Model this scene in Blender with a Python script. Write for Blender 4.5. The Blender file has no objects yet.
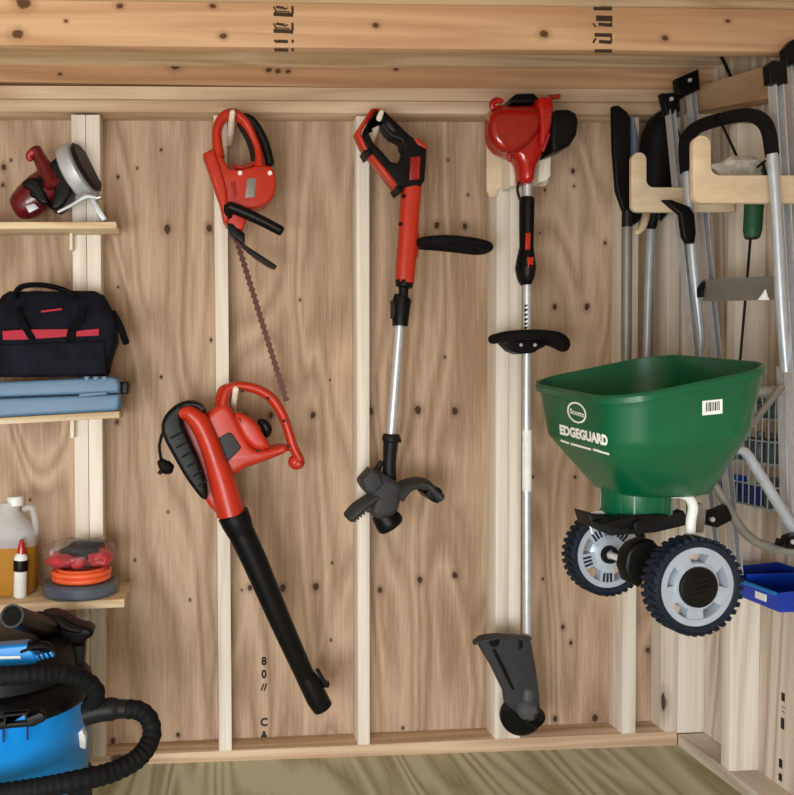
import bpy, bmesh, math, random
from mathutils import Vector, Matrix
from mathutils.geometry import tessellate_polygon
from mathutils.bvhtree import BVHTree
random.seed(4)
SC = bpy.context.scene
COL = SC.collection
PI = math.pi

# ------------------------------------------------------------------ camera
F, PX, PY = 850.0, 255.0, 409.0
_y = Vector(((200 - PX) / F, -(378 - PY) / F, -1.0)).normalized()
_z = Vector((-0.009, 1.0, 0.0)); _z = (_z - _y * _z.dot(_y)).normalized()
_x = _y.cross(_z)
R = Matrix((_x, _y, _z))
CAM = Vector((0, 0, 0))


def ray(px, py):
    return R @ Vector(((px - PX) / F, -(py - PY) / F, -1.0))


def P(px, py, Y):
    d = ray(px, py)
    return CAM + d * (Y / d.y)


def PXW(px, py, X):
    d = ray(px, py)
    return CAM + d * (X / d.x)


YS = 2.60            # front face of the back wall studs
YP = YS + 0.089      # sheathing of the back wall
CAM = Vector((0, 0, -P(400, 755, YS).z))
cd = bpy.data.cameras.new('camera'); cam = bpy.data.objects.new('camera', cd); COL.objects.link(cam)
cd.sensor_fit = 'HORIZONTAL'; cd.sensor_width = 36; cd.lens = F * 36 / 794
cd.shift_x = (397 - PX) / 794; cd.shift_y = (PY - 397.5) / 794
cd.clip_start = 0.02
cam.matrix_world = Matrix.Translation(CAM) @ R.to_4x4()
SC.camera = cam

# ------------------------------------------------------------------ sky, daylight through the open door, exposure
SC.view_settings.view_transform = 'Standard'; SC.view_settings.look = 'None'
SC.view_settings.exposure = -0.07; SC.view_settings.gamma = 1.0
SC.view_settings.use_curve_mapping = False
w = bpy.data.worlds.new('sky'); SC.world = w; w.use_nodes = True
bg = w.node_tree.nodes['Background']
bg.inputs[0].default_value = (0.86, 0.95, 1.0, 1); bg.inputs[1].default_value = 2.0
ld = bpy.data.lights.new('door_daylight', 'AREA'); ld.shape = 'RECTANGLE'
ld.size = 1.9; ld.size_y = 1.05; ld.energy = 104; ld.color = (0.95, 0.98, 1.0)
lo = bpy.data.objects.new('door_daylight', ld); COL.objects.link(lo)
lo.location = (-0.8, -1.1, 0.62)
lo.rotation_euler = (Vector((0.24, 1, -0.14))).to_track_quat('-Z', 'Y').to_euler()

# ------------------------------------------------------------------ materials
def lin(c):
    return tuple(((v / 255) / 12.92 if v / 255 <= 0.04045 else ((v / 255 + 0.055) / 1.055) ** 2.4) for v in c) + (1.0,)


class NT:
    def __init__(s, name):
        s.m = bpy.data.materials.new(name); s.m.use_nodes = True
        s.t = s.m.node_tree; s.b = s.t.nodes['Principled BSDF']

    def n(s, typ, **kw):
        nd = s.t.nodes.new(typ)
        for k, v in kw.items():
            if k.startswith('i_'):
                key = k[2:]
                nd.inputs[int(key) if key.isdigit() else key].default_value = v
            else:
                setattr(nd, k, v)
        return nd

    def l(s, a, b):
        s.t.links.new(a, b)

    def math(s, op, a, b=None, c=None):
        nd = s.n('ShaderNodeMath', operation=op)
        for i, v in enumerate((a, b, c)):
            if v is None: continue
            if isinstance(v, (int, float)): nd.inputs[i].default_value = v
            else: s.l(v, nd.inputs[i])
        return nd.outputs[0]

    def mix(s, fac, a, b, blend='MIX'):
        nd = s.n('ShaderNodeMix', data_type='RGBA', blend_type=blend)
        for i, v in ((0, fac), (6, a), (7, b)):
            if isinstance(v, (int, float, tuple)): nd.inputs[i].default_value = v
            else: s.l(v, nd.inputs[i])
        return nd.outputs[2]

    def ramp(s, fac, stops):
        nd = s.n('ShaderNodeValToRGB'); e = nd.color_ramp.elements
        while len(e) < len(stops): e.new(0.5)
        for el, (p, c) in zip(e, stops): el.position = p; el.color = c
        s.l(fac, nd.inputs[0]); return nd.outputs[0]


def plain(name, col, rough=0.5, metal=0.0, var=0.08, nscale=30, bump=0.0, trans=0.0, ior=1.45, alpha=1.0, spec=0.5, coat=0.0):
    q = NT(name); tc = q.n('ShaderNodeTexCoord')
    nz = q.n('ShaderNodeTexNoise', i_Scale=nscale, i_Detail=4.0); q.l(tc.outputs['Object'], nz.inputs['Vector'])
    c = lin(col)
    lo_ = tuple(max(0, v * (1 - var)) for v in c[:3]) + (1,); hi = tuple(min(1, v * (1 + var)) for v in c[:3]) + (1,)
    q.l(q.ramp(nz.outputs[0], [(0.3, lo_), (0.7, hi)]), q.b.inputs['Base Color'])
    q.l(q.math('MULTIPLY_ADD', nz.outputs[0], 0.12, rough - 0.06), q.b.inputs['Roughness'])
    q.b.inputs['Metallic'].default_value = metal
    q.b.inputs['Transmission Weight'].default_value = trans; q.b.inputs['IOR'].default_value = ior
    q.b.inputs['Alpha'].default_value = alpha
    q.b.inputs['Specular IOR Level'].default_value = spec
    q.b.inputs['Coat Weight'].default_value = coat
    if bump:
        bp = q.n('ShaderNodeBump', i_Strength=bump, i_Distance=0.002); q.l(nz.outputs[0], bp.inputs['Height'])
        q.l(bp.outputs[0], q.b.inputs['Normal'])
    return q.m


def wood(name, dark, light, axis='Z', knots=(), fig=0.45, fine=0.35, cross=9.0, along=0.7, knotcol=(58, 34, 20), rough=0.7, rnd_knots=0.0, seed=0.0, sharp=(0.3, 0.7), wdist=5.0, kcell=2.3):
    q = NT(name); tc = q.n('ShaderNodeTexCoord'); oi = q.n('ShaderNodeObjectInfo')
    off = q.n('ShaderNodeVectorMath', operation='ADD'); q.l(tc.outputs['Object'], off.inputs[0])
    cmb = q.n('ShaderNodeCombineXYZ')
    r1 = q.math('MULTIPLY_ADD', oi.outputs['Random'], 17.0, seed)
    for i in range(3): q.l(r1, cmb.inputs[i])
    q.l(cmb.outputs[0], off.inputs[1])

    def mp(c, a):
        k = {'X': (a, c, c), 'Y': (c, a, c), 'Z': (c, c, a)}[axis]
        m_ = q.n('ShaderNodeMapping'); m_.inputs['Scale'].default_value = k
        q.l(off.outputs[0], m_.inputs['Vector']); return m_.outputs[0]
    n1 = q.n('ShaderNodeTexNoise', i_Scale=1.0, i_Detail=5.0, i_Roughness=0.6, i_Distortion=0.6)
    q.l(mp(cross, along), n1.inputs['Vector'])
    # growth rings: contour bands of a slow noise
    n2 = q.n('ShaderNodeTexNoise', i_Scale=1.0, i_Detail=1.5, i_Roughness=0.4, i_Distortion=0.7)
    q.l(mp(cross * 0.4, along * 0.8), n2.inputs['Vector'])
    band = q.math('PINGPONG', q.math('MULTIPLY', n2.outputs[0], wdist), 0.5)
    bandf = q.math('SMOOTH_MIN', q.math('MULTIPLY', band, 2.0), 1.0, 0.2)
    n3 = q.n('ShaderNodeTexNoise', i_Scale=1.0, i_Detail=3.0, i_Roughness=0.7)
    q.l(mp(cross * 14, along * 7), n3.inputs['Vector'])
    v = q.math('ADD', q.math('MULTIPLY', n1.outputs[0], 1.0 - fig), q.math('MULTIPLY', bandf, fig))
    v = q.math('ADD', v, q.math('MULTIPLY', q.math('SUBTRACT', n3.outputs[0], 0.5), fine))
    colr = q.ramp(v, [(sharp[0], lin(dark)), (sharp[1], lin(light))])
    kd = None
    if knots:
        wob = q.n('ShaderNodeTexNoise', i_Scale=60.0, i_Detail=2.0); q.l(tc.outputs['Object'], wob.inputs['Vector'])
        for (kx, ky, kz, kr) in knots:
            s1 = q.n('ShaderNodeVectorMath', operation='SUBTRACT'); q.l(tc.outputs['Object'], s1.inputs[0]); s1.inputs[1].default_value = (kx, ky, kz)
            s2 = q.n('ShaderNodeVectorMath', operation='MULTIPLY'); q.l(s1.outputs[0], s2.inputs[0])
            e = {'X': (0.75, 1, 1), 'Y': (1, 0.75, 1), 'Z': (1, 1, 0.75)}[axis]
            s2.inputs[1].default_value = tuple(a_ / kr for a_ in e)
            ln = q.n('ShaderNodeVectorMath', operation='LENGTH'); q.l(s2.outputs[0], ln.inputs[0])
            kd = ln.outputs['Value'] if kd is None else q.math('MINIMUM', kd, ln.outputs['Value'])
        kd = q.math('ADD', kd, q.math('MULTIPLY', q.math('SUBTRACT', wob.outputs[0], 0.5), 0.9))
    if rnd_knots:
        vo = q.n('ShaderNodeTexVoronoi', i_Scale=1.0)
        k = {'X': (kcell * 0.8, kcell * 2, kcell * 2), 'Y': (kcell * 2, kcell * 0.8, kcell * 2), 'Z': (kcell * 2, kcell * 2, kcell * 0.8)}[axis]
        m_ = q.n('ShaderNodeMapping'); m_.inputs['Scale'].default_value = k
        q.l(off.outputs[0], m_.inputs['Vector']); q.l(m_.outputs[0], vo.inputs['Vector'])
        d2 = q.math('DIVIDE', vo.outputs['Distance'], rnd_knots)
        kd = d2 if kd is None else q.math('MINIMUM', kd, d2)
    if kd is not None:
        halo = q.n('ShaderNodeMapRange', interpolation_type='SMOOTHSTEP'); q.l(kd, halo.inputs[0])
        for i, v_ in ((1, 0.9), (2, 2.6), (3, 0.42), (4, 0.0)): halo.inputs[i].default_value = v_
        colr = q.mix(halo.outputs[0], colr, lin(tuple(int(a_ * 0.55 + b_ * 0.45) for a_, b_ in zip(dark, knotcol))))
        core = q.n('ShaderNodeMapRange', interpolation_type='SMOOTHSTEP'); q.l(kd, core.inputs[0])
        for i, v_ in ((1, 0.7), (2, 1.15), (3, 0.92), (4, 0.0)): core.inputs[i].default_value = v_
        colr = q.mix(core.outputs[0], colr, lin(knotcol))
    q.l(colr, q.b.inputs['Base Color'])
    q.b.inputs['Roughness'].default_value = rough
    q.b.inputs['Specular IOR Level'].default_value = 0.25
    bp = q.n('ShaderNodeBump', i_Strength=0.12, i_Distance=0.002); q.l(v, bp.inputs['Height']); q.l(bp.outputs[0], q.b.inputs['Normal'])
    return q.m


# ------------------------------------------------------------------ mesh helpers
BASE = {}


class MB:
    def __init__(s):
        s.v = []; s.f = []

    def add(s, vs, fs):
        o = len(s.v); s.v += [Vector(a) for a in vs]; s.f += [tuple(i + o for i in f) for f in fs]; return s

    def box(s, c, size, rot=None, bev=0.0):
        bm = bmesh.new(); bmesh.ops.create_cube(bm, size=1.0)
        for v in bm.verts: v.co = Vector((v.co.x * size[0], v.co.y * size[1], v.co.z * size[2]))
        if bev: bmesh.ops.bevel(bm, geom=bm.edges[:], offset=bev, segments=2, affect='EDGES', profile=0.6)
        return s.bm(bm, c, rot)

    def bb(s, lo_, hi, bev=0.0):
        lo_, hi = Vector(lo_), Vector(hi)
        return s.box((lo_ + hi) / 2, hi - lo_, None, bev)

    def bm(s, bm, c=(0, 0, 0), rot=None):
        bm.verts.index_update()
        M = rot.to_3x3() if rot is not None else Matrix.Identity(3)
        s.add([M @ v.co + Vector(c) for v in bm.verts], [[v.index for v in f.verts] for f in bm.faces]); bm.free(); return s

    def ell(s, c, rad, rot=None, sub=3, power=1.0):
        bm = bmesh.new(); bmesh.ops.create_uvsphere(bm, u_segments=24, v_segments=14, radius=1)
        for v in bm.verts:
            if power != 1.0:
                k = (abs(v.co.x) ** power + abs(v.co.y) ** power + abs(v.co.z) ** power) ** (-1 / power); v.co *= k
            v.co = Vector((v.co.x * rad[0], v.co.y * rad[1], v.co.z * rad[2]))
        return s.bm(bm, c, rot)

    def tube(s, pts, rad, n=14, flat=1.0, caps=True, ref=None, round_caps=False, closed=False, sq=2.0):
        pts = [Vector(p) for p in pts]
        if not isinstance(rad, (list, tuple)): rad = [rad] * len(pts)
        rad = list(rad)
        if round_caps:
            d0 = (pts[0] - pts[1]).normalized(); d1 = (pts[-1] - pts[-2]).normalized(); a, b = rad[0], rad[-1]
            pts = [pts[0] + d0 * a * 0.45, pts[0] + d0 * a * 0.3] + pts + [pts[-1] + d1 * b * 0.3, pts[-1] + d1 * b * 0.45]
            rad = [a * 0.5, a * 0.82] + rad + [b * 0.82, b * 0.5]
        ref = Vector(ref) if ref else Vector((0, 1, 0)); vs = []; fs = []; N = len(pts)
        for i, p in enumerate(pts):
            if closed: t = pts[(i + 1) % N] - pts[i - 1]
            else: t = pts[min(i + 1, N - 1)] - pts[max(i - 1, 0)]
            t.normalize()
            a = t.cross(ref)
            if a.length < 0.15: a = t.cross(Vector((0.3, 0.2, 1)))
            a.normalize(); b = a.cross(t).normalized()
            for k in range(n):
                g = 2 * PI * k / n; ca, sa = math.cos(g), math.sin(g)
                kk = 1.0 if sq == 2.0 else (abs(ca) ** sq + abs(sa) ** sq) ** (-1 / sq)
                vs.append(p + a * (ca * kk * rad[i]) + b * (sa * kk * rad[i] * flat))
        for i in range(N if closed else N - 1):
            j = (i + 1) % N
            for k in range(n):
                fs.append((i * n + k, i * n + (k + 1) % n, j * n + (k + 1) % n, j * n + k))
        if caps and not closed:
            fs.append(tuple(range(n - 1, -1, -1))); fs.append(tuple((N - 1) * n + k for k in range(n)))
        return s.add(vs, fs)

    def lathe(s, prof, c, axis=(0, 0, 1), n=28, closed_profile=False):
        ax = Vector(axis).normalized(); q = Vector((0, 0, 1)).rotation_difference(ax).to_matrix()
        vs = []; fs = []; L = len(prof)
        for (r, h) in prof:
            for k in range(n):
                g = 2 * PI * k / n
                vs.append(q @ Vector((r * math.cos(g), r * math.sin(g), h)) + Vector(c))
        for i in range(L if closed_profile else L - 1):
            j = (i + 1) % L
            for k in range(n):
                fs.append((i * n + k, i * n + (k + 1) % n, j * n + (k + 1) % n, j * n + k))
        if not closed_profile:
            if prof[0][0] > 1e-5: fs.append(tuple(range(n - 1, -1, -1)))
            if prof[-1][0] > 1e-5: fs.append(tuple((L - 1) * n + k for k in range(n)))
        return s.add(vs, fs)

    def loft(s, rings, caps=(True, True)):
        n = len(rings[0]); vs = [p for r in rings for p in r]; fs = []
        for i in range(len(rings) - 1):
            for k in range(n):
                fs.append((i * n + k, i * n + (k + 1) % n, (i + 1) * n + (k + 1) % n, (i + 1) * n + k))
        if caps[0]: fs.append(tuple(range(n - 1, -1, -1)))
        if caps[1]: fs.append(tuple((len(rings) - 1) * n + k for k in range(n)))
        return s.add(vs, fs)

    def slab(s, px, Y, th, ch=2.0, holes=(), sm=0, seg=3):
        """outline in photo pixels standing on the plane y=Y (its front), th metres deep, edges rounded"""
        m = Y / F

        def prep(pl, ccw):
            q = [Vector((a.x, a.z)) for a in (P(x, y, Y) for x, y in pl)]
            for _ in range(sm):
                r = []
                for i in range(len(q)):
                    a, b = q[i], q[(i + 1) % len(q)]
                    r += [a * 0.75 + b * 0.25, a * 0.25 + b * 0.75]
                q = r
            ar = sum(q[i].x * q[(i + 1) % len(q)].y - q[(i + 1) % len(q)].x * q[i].y for i in range(len(q)))
            if (ar > 0) != ccw: q.reverse()
            nn = []
            for i in range(len(q)):
                e1 = (q[i] - q[i - 1]).normalized(); e2 = (q[(i + 1) % len(q)] - q[i]).normalized()
                v = Vector((e1.y, -e1.x)) + Vector((e2.y, -e2.x))
                if v.length < 1e-6: v = Vector((e1.y, -e1.x))
                v.normalize(); c_ = max(0.5, v.dot(Vector((e1.y, -e1.x)))); nn.append(v / c_)
            return q, nn
        loops = [prep(px, True)] + [prep(h, False) for h in holes]
        c_ = min(ch * m, th * 0.49)
        prof = [(c_ * (1 - math.sin(k / seg * PI / 2)), c_ * (1 - math.cos(k / seg * PI / 2))) for k in range(seg + 1)] if ch > 0 else [(0, 0)]
        prof = prof + [(i_, th - d_) for i_, d_ in reversed(prof)]
        first = []; last = []
        for q, nn in loops:
            o = len(s.v); n = len(q)
            for (ins, dep) in prof:
                for p, v in zip(q, nn):
                    a = p - v * ins; s.v.append(Vector((a.x, Y + dep, a.y)))
            for i in range(len(prof) - 1):
                for k in range(n):
                    s.f.append((o + i * n + k, o + i * n + (k + 1) % n, o + (i + 1) * n + (k + 1) % n, o + (i + 1) * n + k))
            first.append(list(range(o, o + n))); last.append(list(range(o + (len(prof) - 1) * n, o + len(prof) * n)))
        for grp, rev in ((first, False), (last, True)):
            flat = [i for g in grp for i in g]
            tr = tessellate_polygon([[Vector((s.v[i].x, s.v[i].z, 0)) for i in g] for g in grp])
            for t in tr:
                f = tuple(flat[i] for i in t); s.f.append(f[::-1] if rev else f)
        return s

    def build(s, name, mat, parent=None, smooth=38, origin=None):
        me = bpy.data.meshes.new(name)
        if parent is not None: o0 = BASE[parent.name]
        elif origin is not None: o0 = Vector(origin)
        else:
            xs = [v.x for v in s.v]; ys = [v.y for v in s.v]; zs = [v.z for v in s.v]
            o0 = Vector(((min(xs) + max(xs)) / 2, (min(ys) + max(ys)) / 2, min(zs)))
        me.from_pydata([v - o0 for v in s.v], [], s.f); me.validate()
        bm = bmesh.new(); bm.from_mesh(me); bmesh.ops.recalc_face_normals(bm, faces=bm.faces[:]); bm.to_mesh(me); bm.free()
        me.materials.append(mat)
        if smooth:
            me.polygons.foreach_set('use_smooth', [True] * len(me.polygons)); me.set_sharp_from_angle(angle=math.radians(smooth))
        ob = bpy.data.objects.new(name, me); COL.objects.link(ob)
        if parent is not None: ob.parent = parent
        else: ob.location = o0
        BASE[ob.name] = o0
        return ob


def T(name, label, cat, loc, group=None, kind=None):
    o = bpy.data.objects.new(name, None); COL.objects.link(o); o.location = loc; o.empty_display_size = 0.05
    BASE[o.name] = Vector(loc)
    return tag(o, label, cat, group, kind)


def tag(o, label=None, cat=None, group=None, kind=None):
    if label: o['label'] = label
    if cat: o['category'] = cat
    if group: o['group'] = group
    if kind: o['kind'] = kind
    return o


def PT(l, Y=None):
    return [P(a[0], a[1], a[2] if len(a) > 2 else Y) for a in l]


def m_(px, Y): return px * Y / F


def spline(pts, k=6):
    pts = [Vector(p) for p in pts]; out = []
    for i in range(len(pts) - 1):
        p0 = pts[max(i - 1, 0)]; p1 = pts[i]; p2 = pts[i + 1]; p3 = pts[min(i + 2, len(pts) - 1)]
        for j in range(k):
            t = j / k
            out.append(0.5 * ((2 * p1) + (p2 - p0) * t + (2 * p0 - 5 * p1 + 4 * p2 - p3) * t * t + (3 * p1 - p0 - 3 * p2 + p3) * t ** 3))
    out.append(pts[-1]); return out


def interp(r, n_pts, k=6):
    out = []
    for i in range(len(r) - 1):
        for j in range(k): out.append(r[i] + (r[i + 1] - r[i]) * j / k)
    out.append(r[-1]); return out


def stube(mb, l, Y, r, k=6, **kw):
    """smooth tube through photo points; radii in photo pixels at that depth"""
    pts = PT(l, Y); rr = r if isinstance(r, (list, tuple)) else [r] * len(l)
    rr = [m_(a, (p[2] if len(p) > 2 else Y)) for a, p in zip(rr, l)]
    return mb.tube(spline(pts, k), interp(rr, len(l), k), **kw)


def text_mesh(txt, size=1.0, bold=0.0):
    cu = bpy.data.curves.new('t', 'FONT'); cu.body = txt; cu.size = size; cu.align_x = 'CENTER'; cu.align_y = 'CENTER'; cu.offset = bold
    cu.resolution_u = 3
    ob = bpy.data.objects.new('t', cu); COL.objects.link(ob)
    dg = bpy.context.evaluated_depsgraph_get(); me = bpy.data.meshes.new_from_object(ob.evaluated_get(dg))
    vs = [v.co.copy() for v in me.vertices]; fs = [tuple(p.vertices) for p in me.polygons]
    bpy.data.objects.remove(ob); bpy.data.curves.remove(cu); bpy.data.meshes.remove(me)
    return vs, fs


# ------------------------------------------------------------------ palette
def panel_knots(l, Y, base):
    return [tuple(P(x, y, Y) - base) + (r * 0.8 * Y / F,) for x, y, r in l]


M = {}
WB = Vector((0, YP, 0))
KN = [(117, 230, 3.5), (167, 229, 4.5), (209, 228, 4), (161, 150, 1.7), (118, 177, 1.8), (137, 168, 1.5), (161, 377, 1.7), (211, 340, 1.8), (117, 422, 2.6), (118, 287, 1.3), (162, 377, 1.2), (168, 512, 1.5), (135, 560, 1.6), (190, 600, 1.6), (4, 167, 3), (3, 185, 2.2), (11, 160, 1.6), (30, 500, 1.6), (178, 735, 2.4), (113, 741, 3),
      (313, 415, 3.6), (271, 415, 3), (245, 415, 2.4), (330, 380, 1.2), (250, 588, 3), (283, 588, 4), (316, 587, 4), (332, 563, 1.5), (242, 590, 1.4), (331, 640, 1.5), (300, 300, 1.5),
      (437, 225, 3.4), (465, 226, 3.4), (370, 411, 4), (418, 410, 4.4), (455, 411, 4), (445, 357, 1.6), (400, 300, 1.6), (468, 195, 1.5), (403, 728, 1.8), (455, 575, 3.5), (380, 590, 3), (420, 580, 3.6), (424, 160, 1.8), (448, 160, 1.4), (463, 252, 1.6),
      (555, 307, 3), (587, 307, 3.6), (545, 190, 1.7), (573, 171, 2.6), (574, 186, 1.6), (538, 382, 1.5), (575, 477, 1.8), (533, 477, 1.8), (563, 627, 2.6), (571, 643, 2.4), (543, 579, 1.6), (555, 719, 3), (595, 718, 4), (578, 440, 1.6), (605, 243, 2), (540, 233, 1.2), (610, 413, 2.6), (618, 710, 2), (648, 650, 3), (645, 600, 2)]
M['panel'] = wood('plywood_panel', (154, 126, 101), (197, 169, 143), 'Z', panel_knots(KN, YP, WB), fig=0.3, fine=0.6, cross=12, along=1.1, wdist=8)
M['panel_daylit'] = wood('plywood_panel_daylit', (176, 158, 139), (222, 208, 192), 'Z', (), fig=0.45, fine=0.4, cross=13, along=0.6, wdist=8, rnd_knots=0.06, kcell=1.6, seed=3)  # paler, greyer plywood: daylight on the right wall is put into the colour
M['stud'] = wood('stud_pine', (212, 197, 180), (240, 231, 219), 'Z', fig=0.25, fine=0.3, cross=26, along=0.6, wdist=5, rnd_knots=0.06)
M['plate'] = wood('plate_pine', (186, 154, 124), (224, 198, 168), 'X', fig=0.35, fine=0.3, cross=20, along=0.8, wdist=5, rnd_knots=0.07)
M['plateY'] = wood('plate_pine_side', (196, 182, 166), (230, 220, 206), 'Y', fig=0.4, fine=0.22, cross=20, along=0.8, wdist=5, rnd_knots=0.05)
JB = Vector((0, 2.18, 2.0))
JK = [(24, 3, 7), (18, 34, 5.5), (120, 6, 3.4), (213, 6, 3.2), (223, 36, 3.6), (66, 21, 2), (376, 25, 3.4), (544, 34, 4.6), (665, 38, 3.6), (728, 21, 2.6)]
M['joist'] = wood('joist_fir', (186, 144, 108), (212, 174, 136), 'X', panel_knots(JK, 2.16, JB), fig=0.3, fine=0.35, cross=22, along=0.6, wdist=7, seed=2.3, knotcol=(84, 50, 28))
RB = Vector((0, 2.605, 2.0))
RK = [(175, 66, 5), (269, 70, 3), (278, 71, 3), (288, 71.5, 2.6), (396, 69, 2.4), (60, 74, 2)]
M['rim'] = wood('rim_fir', (166, 124, 90), (196, 156, 118), 'X', panel_knots(RK, 2.605, RB), fig=0.3, fine=0.35, cross=22, along=0.6, wdist=7, seed=7, knotcol=(70, 40, 22))
M['plateW'] = wood('plate_pine_warm', (166, 132, 98), (206, 172, 136), 'Y', fig=0.35, fine=0.3, cross=18, along=0.8, wdist=6, rnd_knots=0.04)
M['floor'] = wood('treated_plywood', (160, 154, 118), (206, 206, 180), 'Y', fig=0.5, fine=0.35, cross=9, along=0.5, wdist=12, sharp=(0.2, 0.6), seed=5)
M['shelf'] = wood('shelf_pine', (200, 172, 136), (230, 208, 176), 'X', fig=0.4, fine=0.18, cross=24, along=1.2, wdist=5, rnd_knots=0.05)
M['peg'] = wood('peg_birch', (222, 206, 182), (244, 234, 216), 'Z', fig=0.2, fine=0.15, cross=60, along=4)
M['birch'] = wood('hook_birch_plywood', (200, 176, 144), (222, 202, 174), 'X', fig=0.12, fine=0.4, cross=16, along=4, wdist=3)
M['red'] = plain('orange_red_plastic', (184, 46, 25), 0.36, var=0.1, nscale=14)
M['red2'] = plain('dark_red_plastic', (150, 30, 24), 0.4)
M['redgas'] = plain('glossy_red_plastic', (170, 20, 14), 0.18, coat=0.4, var=0.12, nscale=20)
M['redtank'] = plain('translucent_red_tank', (176, 26, 18), 0.1, trans=0.35, coat=0.5, var=0.15, nscale=30)
M['maroon'] = plain('maroon_plastic', (92, 12, 22), 0.3, coat=0.3)
M['black'] = plain('black_plastic', (12, 12, 12), 0.42, spec=0.22)
M['black2'] = plain('charcoal_plastic', (23, 22, 22), 0.5, spec=0.25)
M['dkgrey'] = plain('dark_grey_plastic', (54, 54, 55), 0.55, bump=0.1, spec=0.3)
M['foam'] = plain('black_foam', (14, 13, 13), 0.85, spec=0.2, bump=0.35, nscale=200)
M['rubber'] = plain('black_rubber', (14, 15, 17), 0.7, spec=0.2, bump=0.15, nscale=80)
M['navyrub'] = plain('dark_blue_rubber', (24, 32, 44), 0.6, spec=0.25, bump=0.15, nscale=80)
M['alu'] = plain('brushed_aluminium', (206, 208, 212), 0.36, metal=0.45, var=0.08, nscale=60)
M['alumat'] = plain('dull_aluminium', (190, 194, 200), 0.45, metal=0.35, var=0.1, nscale=40)
M['midgrey'] = plain('mid_grey_plastic', (78, 80, 82), 0.45, spec=0.3)
M['steel'] = plain('steel', (190, 190, 190), 0.25, metal=1.0)
M['steel_refl'] = plain('steel_dark_reflection', (84, 44, 38), 0.4, metal=0.4)  # dark red is the blade's reflection, painted into the steel colour
M['greytube'] = plain('grey_painted_tube', (176, 182, 190), 0.35, metal=0.3)
M['greytube2'] = plain('taupe_grey_tube', (134, 132, 126), 0.42, metal=0.35)
M['rimsilver'] = plain('silver_painted_plastic', (172, 182, 196), 0.35, metal=0.2)
M['white'] = plain('white_plastic', (226, 228, 224), 0.4)
M['label'] = plain('white_label', (236, 236, 232), 0.55)
M['green'] = plain('green_plastic', (0, 86, 54), 0.34, var=0.1, nscale=10, coat=0.1)
M['dkgreen'] = plain('dark_green_grip', (22, 74, 44), 0.55)
M['blue'] = plain('bright_blue_plastic', (0, 126, 204), 0.33, var=0.08)
M['bin'] = plain('royal_blue_plastic', (12, 62, 190), 0.35, var=0.12)
M['case'] = plain('grey_blue_plastic', (88, 120, 150), 0.48, var=0.08, bump=0.1)
M['fabric'] = plain('navy_black_canvas', (16, 17, 28), 0.85, spec=0.2, var=0.6, nscale=22, bump=0.5)
M['fabric2'] = plain('black_webbing', (10, 10, 13), 0.9, spec=0.15, var=0.2, nscale=120, bump=0.4)
M['pink'] = plain('red_webbing', (170, 40, 60), 0.8, var=0.15, nscale=120)
M['orange'] = plain('orange_line', (246, 104, 62), 0.3, var=0.1)
M['slate'] = plain('slate_blue_plastic', (86, 98, 116), 0.3, var=0.15)
M['redbag'] = plain('red_packet_film', (186, 56, 62), 0.3, var=0.3, nscale=50)
M['clear'] = plain('clear_film', (236, 238, 242), 0.12, trans=0.9, alpha=0.28, var=0.05)
M['jug'] = plain('frosted_jug', (214, 218, 222), 0.45, alpha=0.42, spec=0.4, var=0.05)
M['oil'] = plain('yellow_liquid', (178, 122, 28), 0.5, spec=0.15, alpha=0.85, var=0.05)
M['stamp'] = plain('ink', (62, 40, 26), 0.8)
M['stampd'] = plain('black_ink', (34, 28, 26), 0.8)
M['wire'] = plain('grey_wire', (168, 180, 188), 0.4, metal=0.4)
M['bottle'] = plain('pale_grey_bottle', (168, 180, 182), 0.4)
M['bottled'] = plain('dark_grey_bottle', (58, 66, 70), 0.4)
M['navy'] = plain('navy_blue_plastic', (22, 34, 96), 0.4)
M['bag'] = plain('crumpled_clear_bag', (196, 190, 180), 0.3, alpha=0.75, var=0.25, nscale=60, bump=0.6)
M['ground'] = plain('outside_ground', (120, 118, 104), 0.9, var=0.2, nscale=3)
M['roofw'] = plain('painted_board', (190, 160, 126), 0.8)
M['cavity'] = plain('bore', (8, 8, 9), 0.9)

# ================================================================== the shed
XR = P(677.5, 737, YS).x          # inner face of the right wall studs
XP = XR + 0.089
XL = -2.0
CZ = CAM.z
ZT = P(300, 87, YS).z             # top of the wall plates
YJ = 2.16
ZJ = P(300, 49.5, YJ).z           # underside of the front joist
ZD = P(300, 4, YJ).z            # underside of the deck above


def S(name, mb, mat, parent=None, **kw):
    o = mb.build(name, mat, parent, **kw)
    if parent is None: o['kind'] = 'structure'
    return o


S('floor', MB().bb((XL, -0.97, -0.03), (XP, YP, 0)), M['floor'], smooth=0)
S('ground', MB().bb((-14, -16, -0.35), (14, -1.0, -0.3)), M['ground'], smooth=0)
wb = T('wall_back', None, None, WB, kind='structure')
S('plywood_panel', MB().bb((XL, YP, 0), (XP + 0.01, YP + 0.012, ZD + 0.03)), M['panel'], wb, smooth=0)


def yb(x): return 760.6 - 0.0432 * x        # upper front edge of the bottom plate in the photo


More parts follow.
